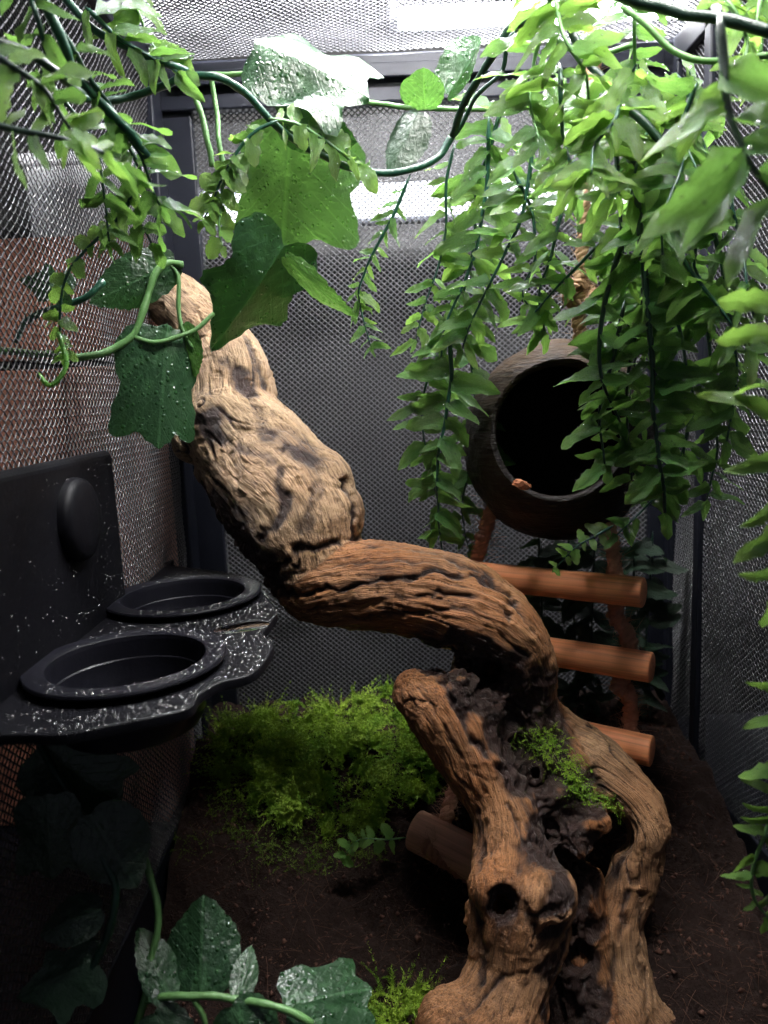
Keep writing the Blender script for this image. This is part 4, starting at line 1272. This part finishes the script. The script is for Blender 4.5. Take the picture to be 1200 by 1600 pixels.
# --- central trailing fern, hanging in front of the back screen
pc_ = empty('trailing_fern', pix(715, 200, .50), 'green trailing fern hanging in the middle of the back screen, left of coconut', 'fern')
cord(pc_, [(120, 150, .41), (160, 158, .42), (205, 152, .43), (255, 135, .43), (300, 118, .43), (345, 122, .43), (385, 148, .44), (430, 195, .45), (480, 232, .46), (530, 256, .47), (590, 270, .48), (640, 266, .48), (685, 245, .485), (708, 215, .485)], 0.0021, M_stem_dark)
cord(pc_, [(708, 215, .485), (722, 170, .47), (750, 120, .455), (775, 75, .445), (800, 40, .44), (850, 18, .43), (905, 10, .42)], 0.0022, M_stem_black)
cord(pc_, [(712, 210, .49), (745, 150, .475), (785, 110, .465), (795, 60, .455), (830, 30, .445)], 0.0013, M_stem_black)
frond(pc_, [(640, 272, .480), (615, 335, .485), (590, 385, .490), (568, 430, .495), (560, 470, .498), (578, 540, .50)], 44, 22, MIX, 0.0010, M_stem_dark, 52, 0.35)
frond(pc_, [(712, 225, .490), (698, 280, .492), (696, 340, .495), (690, 400, .50), (665, 470, .505), (650, 530, .51)], 52, 34, FERN_Y + FERN[:2], 0.0009, None, 45, 0.2)
frond(pc_, [(765, 180, .480), (762, 260, .485), (752, 340, .49), (735, 420, .495), (700, 500, .50), (690, 560, .505)], 72, 30, MIX, 0.0013, None, 40, 0.3)
frond(pc_, [(832, 225, .465), (824, 290, .467), (812, 350, .47), (787, 400, .475), (748, 478, .48), (722, 545, .485)], 70, 28, MIX, 0.0012, None, 40, 0.35)
frond(pc_, [(790, 150, .485), (770, 220, .49), (745, 300, .50), (740, 380, .505), (725, 460, .51), (735, 540, .515)], 78, 28, MIX, 0.0012, None, 38, 0.3)
frond(pc_, [(700, 500, .495), (706, 570, .498), (698, 640, .50), (686, 710, .503), (682, 780, .506), (692, 858, .51)], 78, 30, FERN, 0.0014, None, 22, 0.45, droop=0.15)
frond(pc_, [(735, 540, .525), (742, 610, .53), (744, 680, .535), (730, 750, .54), (722, 800, .545), (735, 860, .55)], 70, 32, FERN, 0.0011, None, 25, 0.4)
frond(pc_, [(690, 540, .52), (665, 600, .52), (660, 660, .525), (672, 730, .53), (690, 800, .535)], 58, 34, FERN, 0.0009, None, 30, 0.3)
# --- big fern at the right
pr = empty('hanging_fern', pix(1000, 200, .42), 'dense green hanging fern draped across the right half of the coconut hide', 'fern')
pr2 = empty('hanging_fern', pix(1090, 240, .42), 'green hanging fern between the coconut hide and the right screen', 'fern')
frond(pr, [(975, 190, .415), (995, 300, .412), (1003, 400, .41), (1010, 480, .41), (1018, 560, .41), (1022, 650, .412), (1034, 740, .416), (1040, 800, .42)], 104, 40, FERN, 0.0019, M_stem_black, 12, 0.35, 0.12, 0.3, None, 0.25, droop=0.12)
frond(pr, [(985, 360, .42), (955, 430, .42), (940, 500, .422), (937, 560, .424), (946, 610, .426), (968, 660, .428)], 78, 34, FERN, 0.0014, M_stem_black, 20, 0.35, droop=0.12)
frond(pr2, [(1010, 420, .415), (1045, 465, .412), (1060, 510, .41), (1072, 570, .41), (1085, 625, .412)], 78, 34, MIX, 0.0012, None, 25, 0.35)
frond(pr, [(900, 240, .45), (880, 320, .45), (860, 400, .45), (842, 460, .45), (850, 520, .452)], 74, 28, MIX, 0.0011, None, 35, 0.35)
frond(pr, [(930, 130, .44), (958, 210, .435), (966, 300, .43), (975, 390, .428), (985, 440, .426)], 82, 28, MIX, 0.0014, M_stem_black, 30, 0.3)
frond(pr2, [(1030, 330, .41), (1065, 400, .405), (1100, 450, .40), (1130, 490, .395), (1165, 540, .39)], 82, 30, MIX, 0.0012, None, 30, 0.35)
frond(pr, [(1010, 330, .43), (950, 370, .435), (900, 420, .44), (860, 460, .445), (825, 500, .45)], 70, 30, MIX, 0.0011, None, 40, 0.35)
frond(pr, [(975, 470, .435), (958, 560, .432), (936, 640, .43), (944, 725, .43)], 76, 32, FERN, 0.0012, M_stem_black, 20, 0.3)
frond(pr, [(1010, 440, .44), (990, 540, .438), (978, 640, .436), (988, 750, .436)], 82, 32, FERN, 0.0012, M_stem_black, 20, 0.3)
frond(pr2, [(1100, 320, .41), (1125, 400, .41), (1138, 480, .412), (1150, 580, .415), (1135, 690, .42)], 90, 34, FERN, 0.0012, None, 28, 0.3)
frond(pr2, [(1060, 560, .43), (1075, 640, .432), (1062, 720, .436), (1020, 780, .44), (965, 835, .445)], 70, 32, FERN, 0.0011, None, 30, 0.5)
frond(pr2, [(1085, 430, .44), (1105, 520, .44), (1115, 610, .445), (1120, 700, .45), (1105, 780, .455)], 80, 34, FERN, 0.0011, None, 28, 0.4)
frond(pr, [(800, 260, .47), (830, 330, .468), (835, 400, .466), (815, 460, .466), (850, 500, .468)], 62, 30, FERN_Y + FERN[:3], 0.0010, None, 35, 0.3)
rq = random.Random(21)
for k in range(7):
    x0 = rq.uniform(985, 1165); y0 = rq.uniform(230, 430); Y0 = rq.uniform(.40, .47); dx = rq.uniform(-60, 70); ln = rq.uniform(150, 280)
    frond(pr2 if x0 > 960 else pr, [(x0 + dx * t + rq.uniform(-12, 12), y0 + ln * t, Y0 + rq.uniform(-.01, .01)) for t in (0, .25, .5, .75, 1)], rq.uniform(56, 92), 36, FERN if k % 3 else MIX, 0.0011, M_stem_black if k % 2 else None, 28, 0.35, 0.05, 0.5)
# --- tangle at the top right, right under the lamp
pt = empty('fern_tangle', pix(1050, 40, .38), 'bright wet yellow green fern tangle under the lid at top right', 'fern')
cord(pt, [(800, 42, .43), (870, 20, .42), (900, 60, .415), (930, 110, .41), (985, 170, .405), (1040, 230, .40)], 0.0022, M_stem_black)
cord(pt, [(960, -10, .37), (1010, 5, .365), (1060, 22, .36), (1130, 30, .35), (1210, 50, .34)], 0.0026, M_stem_black)
cord(pt, [(855, 10, .42), (862, 50, .42), (890, 75, .42), (940, 85, .415), (990, 70, .41)], 0.0014, M_stem_light)
cord(pt, [(970, 10, .40), (1010, 40, .395), (1055, 80, .39), (1110, 95, .385), (1210, 85, .38)], 0.0015, M_stem_light)
rt = random.Random(5)
for k in range(13):
    x0 = rt.uniform(860, 1190); y0 = rt.uniform(-70, -10) if k % 2 else rt.uniform(60, 130); Y0 = rt.uniform(.37, .45)
    dx = rt.uniform(-70, 70); ln = rt.uniform(150, 270)
    pts_ = [(x0 + dx * t + rt.uniform(-14, 14), y0 + ln * t, Y0 + rt.uniform(-.012, .012)) for t in (0, .25, .5, .75, 1)]
    frond(pt, pts_, rt.uniform(64, 92), 32, FERN_Y if k % 3 else MIX, 0.0011, M_stem_light if k % 2 else None, 35, 0.3, 0.04, 0.5)
# --- near sprays at the right edge
pn = empty('near_fern_spray', pix(1135, 80, .27), 'large blurred fern spray close to the viewer at upper right', 'fern')
frond(pn, [(1125, 20, .275), (1132, 110, .272), (1140, 175, .268), (1165, 240, .262), (1215, 320, .255)], 170, 74, MIX, 0.0015, M_stem_black, 38, 0.1, 0.28, 0.45)
pn2 = empty('near_fern_frond', pix(1215, 470, .27), 'near blurred fern frond reaching in from the right edge', 'fern')
frond(pn2, [(1235, 440, .27), (1218, 540, .268), (1212, 640, .266), (1212, 740, .266), (1214, 840, .266), (1210, 930, .268)], 125, 74, FERN_Y, 0.0013, None, -8, 0.3, 0.05, 0.4, droop=0.1)
pn3 = empty('fern_tip', pix(1225, 1090, .30), 'small green fern tip curling at the lower right edge', 'fern')
frond(pn3, [(1232, 1060, .30), (1222, 1130, .30), (1214, 1210, .30), (1200, 1290, .30), (1178, 1350, .30), (1176, 1400, .30), (1205, 1440, .30)], 62, 46, FERN_S[:1] + FERN_Y, 0.0011, M_stem_light, 0, 0.55, 0.05, 0.35, droop=0.05)
# --- vines at the top left
pl_ = empty('wet_vine', pix(150, 60, .36), 'wet leafy vine hanging from the lid at top left', 'vine')
cord(pl_, [(60, -20, .33), (95, 60, .34), (115, 110, .35), (145, 150, .36), (190, 195, .37), (230, 245, .38)], 0.0022, M_stem_dark)
cord(pl_, [(90, -20, .40), (140, 40, .405), (200, 75, .41), (255, 98, .415), (292, 112, .425)], 0.0020, M_stem_dark)
cord(pl_, [(-20, 60, .31), (40, 80, .32), (90, 115, .33), (130, 150, .35)], 0.0018, M_stem_black)
frond(pl_, [(100, 50, .345), (140, 120, .355), (185, 190, .37), (225, 250, .38), (250, 320, .39)], 78, 34, FERN, 0.0012, None, 35, 0.2)
frond(pl_, [(130, 10, .40), (180, 55, .405), (230, 85, .41), (280, 112, .42)], 92, 38, FERN + FERN_Y[:1], 0.0012, None, 55, 0.2)
frond(pl_, [(175, 190, .385), (210, 235, .388), (225, 290, .392), (215, 340, .396), (235, 380, .40)], 92, 40, FERN, 0.0012, M_stem_black, 40, 0.2)
frond(pl_, [(-30, 70, .29), (30, 110, .292), (80, 150, .295), (120, 210, .30)], 100, 44, MIX, 0.0013, M_stem_black, 40, 0.2)
frond(pl_, [(-30, 190, .28), (30, 205, .285), (90, 215, .29), (150, 235, .30), (215, 275, .32)], 100, 46, FERN_Y + FERN[:3], 0.0012, M_stem_black, 35, 0.3)
frond(pl_, [(30, -30, .33), (60, 20, .33), (70, 70, .335), (60, 130, .34)], 96, 38, MIX, 0.0012, None, 35, 0.2)
frond(pl_, [(190, -20, .42), (215, 20, .42), (230, 60, .42), (262, 92, .42)], 84, 40, FERN_Y + FERN[:2], 0.0010, M_stem_light, 45, 0.2)
frond(pl_, [(215, 255, .385), (205, 310, .39), (178, 350, .39), (140, 385, .39), (105, 430, .39), (92, 500, .39), (100, 555, .39)], 42, 28, FERN_S, 0.0011, None, 20, 0.35)
cord(pl_, [(92, 520, .39), (104, 560, .388), (98, 585, .387), (78, 600, .386), (58, 582, .386)], 0.0013, M_fernleaf_y, 'tendril')
frond(pl_, [(70, 120, .36), (110, 170, .365), (150, 230, .37), (165, 300, .375), (170, 380, .38)], 70, 40, FERN, 0.0010, None, 40, 0.3)
pv = empty('leafy_sprig', pix(430, 190, .44), 'leafy light green sprig on the dark cord beside the large ivy leaf', 'sprig')
frond(pv, [(435, 188, .445), (400, 205, .445), (372, 235, .445), (350, 275, .445), (330, 320, .445), (318, 345, .445)], 44, 18, FERN_S, 0.0010, None, 35, 0.25)
frond(pv, [(360, 255, .445), (345, 310, .445), (340, 360, .445), (345, 385, .445)], 40, 26, FERN_S, 0.0009, M_stem_light, 50, 0.2)
frond(pv, [(420, 185, .445), (470, 195, .45), (510, 222, .455), (540, 245, .46), (568, 262, .47)], 56, 26, FERN_S[:2] + FERN_Y, 0.0010, M_stem_light, 45, 0.2)
# --- small sprigs low down
ps = empty('leaf_sprig', soil_hit(600, 1330) + np.array([0, 0, 0.01]), 'tiny light green leaf sprig lying beside the loose rung', 'sprig')
b4 = soil_hit(600, 1318)
frond(ps, [(636, 1308, b4[1] - .03), (600, 1312, b4[1] - .03), (570, 1310, b4[1] - .03), (552, 1318, b4[1] - .03), (540, 1336, b4[1] - .03)], 27, 17, FERN_S, 0.0006, M_stem_light, 30, 0.2, droop=0.0)
ps2 = empty('dark_sprig', pix(945, 835, .47), 'dark thin fern sprig in front of the ladder rope', 'sprig')
frond(ps2, [(960, 820, .465), (930, 838, .465), (900, 855, .465), (870, 885, .465)], 26, 18, FERN_S[:2], 0.0008, M_stem_dark, 30, 0.4, droop=0.0)
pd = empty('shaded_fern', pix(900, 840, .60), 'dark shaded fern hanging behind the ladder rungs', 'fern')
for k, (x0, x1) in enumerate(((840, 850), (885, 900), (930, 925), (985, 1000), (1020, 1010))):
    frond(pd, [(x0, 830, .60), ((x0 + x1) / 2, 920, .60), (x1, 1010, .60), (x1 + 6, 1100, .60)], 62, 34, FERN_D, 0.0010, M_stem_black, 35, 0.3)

# ------------------------------------------------------------------ ivy
IVY = [(0.0, 0.03), (0.14, -0.05), (0.30, -0.06), (0.44, 0.02), (0.50, 0.15), (0.40, 0.27), (0.40, 0.36), (0.52, 0.50), (0.50, 0.58), (0.34, 0.62), (0.22, 0.74), (0.10, 0.90), (0.0, 1.0)]
IVYB = [(0.0, 0.02), (0.16, -0.02), (0.34, 0.06), (0.46, 0.22), (0.50, 0.42), (0.46, 0.60), (0.38, 0.72), (0.28, 0.80), (0.16, 0.92), (0.0, 1.0)]      # plain, almost heart shaped
IVYC = [(0.0, 0.0), (0.12, 0.03), (0.28, 0.02), (0.46, 0.10), (0.52, 0.30), (0.44, 0.50), (0.52, 0.74), (0.50, 0.90), (0.36, 0.90), (0.24, 0.86), (0.12, 0.93), (0.0, 0.98)]   # blunt, square ended
def ivy_leaf(plant, p0, p1, width, roll=0.0, mat=None, shape=IVY, bend=0.15, fold=0.15, rip=0.03, seed=0, tilt=(0, 0, 0.0), slant=0.0):
    """p0 stalk end and p1 tip: (px, py, Y); width relative to the length"""
    base = np.array(plant.location)
    A, B_ = pix(*p0), pix(*p1); L = np.linalg.norm(B_ - A)
    T = (B_ - A) / L
    N0 = unit(-(0.5 * (A + B_) - CAM) + np.array(tilt) * 0.5); N0 = unit(N0 - T * np.dot(N0, T))
    N_ = math.cos(roll) * N0 + math.sin(roll) * np.cross(T, N0); X = np.cross(T, N_)
    o = spline(shape, 30); o[:, 0] = np.maximum(o[:, 0], 0); o[0, 0] = o[-1, 0] = 0
    n, m = len(o), 7
    ym = np.linspace(max(0.0, o[0, 1]), o[-1, 1], n)
    rs = np.random.default_rng(seed)
    ph = rs.uniform(0, 6, 4); asym = 1 + 0.12 * rs.normal()
    V, UV = [], []
    for sd in (-1, 1):
        for i in range(n):
            for j in range(m):
                f = j / (m - 1)
                x = sd * o[i, 0] * f * width * (asym if sd > 0 else 1 / asym); y = ym[i] * (1 - f) + o[i, 1] * f
                edge = 0.012 * math.sin(i * 2.3 + ph[0]) * f * f
                x += sd * edge
                z = -fold * abs(x) - bend * y * y + rip * (math.sin(x * 9 + ph[1] + y * 4) * 0.6 + math.sin(y * 11 + ph[2] + sd * x * 5) * 0.5) * f + slant * x
                V.append(A - base + L * (x * X + y * T + z * N_)); UV.append((sd * o[i, 0] * f, y))
    Q = []
    for h in (0, 1):
        for i in range(n - 1):
            for j in range(m - 1):
                a = h * n * m + i * m + j
                q = (a, a + 1, a + m + 1, a + m)
                Q.append(q if h else q[::-1])
    mbk = MB(); mbk.add(V, Q); me = mbk.mesh('leaf', mat or M_ivyleaf)
    UVa = np.array(UV)
    at = me.attributes.new('vein', 'FLOAT', 'POINT')
    vn = np.zeros(len(V))
    for (lx, ly) in ((0.5, 0.14), (0.52, 0.52), (0.30, 0.9)):
        d = np.array([lx, ly - 0.05]); d /= np.linalg.norm(d)
        px_ = np.abs(UVa[:, 0]); py_ = UVa[:, 1] - 0.05
        off = np.abs(px_ * d[1] - py_ * d[0])
        vn = np.maximum(vn, np.clip(1 - off / 0.022, 0, 1) * (px_ * d[0] + py_ * d[1] > 0))
    at.data.foreach_set('value', vn.astype(np.float32))
    uvl = me.uv_layers.new(name='UVMap'); li = np.empty(len(me.loops), np.int32); me.loops.foreach_get('vertex_index', li)
    uvl.data.foreach_set('uv', UVa[li].astype(np.float32).ravel())
    ob = new_obj('leaf', me, plant)
    return ob

iv = empty('ivy_vine', pix(560, 160, .50), 'ivy vine with large crumpled leaves along the top back rail', 'ivy')
cord(iv, [(280, 120, .52), (350, 116, .52), (420, 118, .52), (500, 140, .52), (560, 158, .52), (640, 168, .52), (720, 170, .52), (800, 168, .52), (860, 150, .52)], 0.0016, M_stem_light)
cord(iv, [(296, 130, .50), (315, 180, .50), (326, 225, .50), (330, 260, .50)], 0.0019, M_stem_light, 'leaf_stalk')
cord(iv, [(330, 120, .51), (338, 170, .51), (342, 220, .505), (352, 290, .505)], 0.0017, M_stem_light, 'leaf_stalk')
ivy_leaf(iv, (398, 62, .47), (582, 132, .455), 0.86, -0.35, M_ivyleaf, IVYC, 0.12, 0.30, 0.075, 3, (0, 0, 0.6))
ivy_leaf(iv, (455, 185, .50), (440, 395, .515), 0.95, 0.15, M_ivyleaf_l, IVYC, -0.05, 0.12, 0.025, 4)
ivy_leaf(iv, (430, 180, .475), (555, 225, .47), 0.62, 0.4, M_ivyleaf, IVYB, 0.1, 0.2, 0.04, 5)
ivy_leaf(iv, (665, 172, .515), (660, 110, .50), 1.25, -0.2, M_ivyleaf_l, IVYB, 0.2, 0.3, 0.02, 6)
ivy_leaf(iv, (655, 172, .515), (605, 268, .51), 0.62, 0.5, M_darkleaf, IVYB, 0.1, 0.3, 0.02, 7)
ivy_leaf(iv, (698, 150, .525), (768, 58, .53), 0.5, 0.5, M_ivyleaf, IVYB, 0.2, 0.4, 0.03, 8)
ivy_leaf(iv, (940, 130, .47), (915, 245, .46), 1.1, -0.2, M_ivyleaf_l, IVYB, 0.1, 0.2, 0.02, 9)
ivy_leaf(iv, (880, 120, .46), (845, 165, .46), 0.5, 0.3, M_ivyleaf_l, IVYB, 0.1, 0.2, 0.02, 10)

iv2 = empty('ivy_vine', pix(205, 525, .45), 'ivy vine with dark drooping leaves in front of the driftwood top', 'ivy')
cord(iv2, [(-20, 546, .40), (60, 553, .41), (130, 558, .42), (175, 545, .43), (205, 525, .435), (225, 480, .44), (240, 435, .445), (262, 412, .45), (285, 412, .45)], 0.0021, M_stem_light)
cord(iv2, [(205, 525, .435), (240, 535, .435), (280, 525, .44), (312, 512, .445), (335, 490, .45)], 0.0014, M_stem_light, 'leaf_stalk')
cord(iv2, [(262, 410, .45), (278, 430, .45), (280, 480, .448), (285, 515, .446), (300, 545, .445)], 0.0013, M_stem_light, 'leaf_stalk')
cord(iv2, [(25, 535, .40), (45, 500, .405), (95, 480, .41), (135, 465, .415), (160, 440, .42)], 0.0018, M_stem_dark)
ivy_leaf(iv2, (448, 378, .435), (332, 562, .455), 0.66, -0.3, M_ivyleaf, IVY, 0.16, 0.35, 0.05, 11)
ivy_leaf(iv2, (445, 400, .435), (548, 508, .44), 0.30, 0.7, M_ivyleaf_l, IVYB, 0.15, 0.3, 0.03, 12)
ivy_leaf(iv2, (262, 505, .440), (250, 705, .430), 0.62, -0.15, M_ivyleaf, IVYC, 0.06, 0.25, 0.02, 13)
ivy_leaf(iv2, (285, 505, .445), (300, 590, .445), 0.55, 0.7, M_ivyleaf_l, IVYB, 0.1, 0.3, 0.02, 14)
ivy_leaf(iv2, (275, 408, .45), (140, 470, .43), 0.55, 0.2, M_ivyleaf, IVYB, 0.15, 0.2, 0.03, 15)
ivy_leaf(iv2, (110, 460, .41), (28, 435, .40), 0.75, 0.1, M_ivyleaf, IVY, 0.2, 0.2, 0.04, 16)
ivy_leaf(iv2, (310, 160, .47), (345, 70, .47), 0.01, 0.1, M_ivyleaf, IVY, 0.2, 0.2, 0.04, 17) if False else None

iv3 = empty('ivy_vine', pix(230, 1560, .30), 'dark green ivy vine on the soil at the lower left', 'ivy')
cord(iv3, [(212, 1620, .30), (226, 1560, .302), (236, 1500, .31), (246, 1430, .32), (235, 1370, .33), (210, 1310, .34)], 0.0017, M_stem_light)
cord(iv3, [(226, 1562, .302), (265, 1556, .30), (310, 1556, .30), (370, 1562, .30), (430, 1572, .298), (490, 1600, .296)], 0.0017, M_stem_light)
cord(iv3, [(305, 1560, .30), (318, 1590, .298), (322, 1640, .296)], 0.0013, M_stem_light, 'leaf_stalk')
ivy_leaf(iv3, (312, 1560, .305), (316, 1398, .33), 0.85, -0.2, M_ivyleaf, IVYB, 0.1, 0.25, 0.02, 21)
ivy_leaf(iv3, (262, 1568, .30), (226, 1445, .315), 0.55, 0.4, M_ivyleaf, IVYB, 0.2, 0.2, 0.03, 22)
ivy_leaf(iv3, (372, 1562, .30), (395, 1475, .32), 0.55, 0.2, M_ivyleaf, IVYB, 0.1, 0.2, 0.03, 23)
ivy_leaf(iv3, (440, 1572, .30), (590, 1535, .325), 0.62, 0.1, M_ivyleaf, IVYC, 0.1, 0.2, 0.02, 24, (0, 0, 1.0))
ivy_leaf(iv3, (360, 1570, .296), (420, 1680, .285), 0.9, 0.1, M_ivyleaf, IVYB, 0.1, 0.2, 0.03, 25)
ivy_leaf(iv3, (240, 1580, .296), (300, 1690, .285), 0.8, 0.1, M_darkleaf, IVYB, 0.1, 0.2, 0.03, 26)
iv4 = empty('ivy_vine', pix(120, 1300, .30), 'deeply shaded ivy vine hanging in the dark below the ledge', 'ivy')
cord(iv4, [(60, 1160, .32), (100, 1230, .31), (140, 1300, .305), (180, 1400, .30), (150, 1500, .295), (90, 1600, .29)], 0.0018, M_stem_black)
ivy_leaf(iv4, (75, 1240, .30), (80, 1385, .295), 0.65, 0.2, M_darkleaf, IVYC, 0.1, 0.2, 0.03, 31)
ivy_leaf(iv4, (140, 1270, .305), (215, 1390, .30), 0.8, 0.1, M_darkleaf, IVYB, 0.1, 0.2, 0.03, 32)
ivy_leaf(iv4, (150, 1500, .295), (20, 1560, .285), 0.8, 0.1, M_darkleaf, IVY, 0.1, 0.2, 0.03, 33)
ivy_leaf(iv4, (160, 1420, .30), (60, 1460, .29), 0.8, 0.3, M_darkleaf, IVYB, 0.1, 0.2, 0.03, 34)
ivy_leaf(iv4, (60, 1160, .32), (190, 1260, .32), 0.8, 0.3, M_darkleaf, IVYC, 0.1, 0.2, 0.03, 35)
print('objects', len(bpy.data.objects), 'tris', sum(len(o.data.polygons) for o in bpy.data.objects if o.type == 'MESH' and o.data.users == 1))
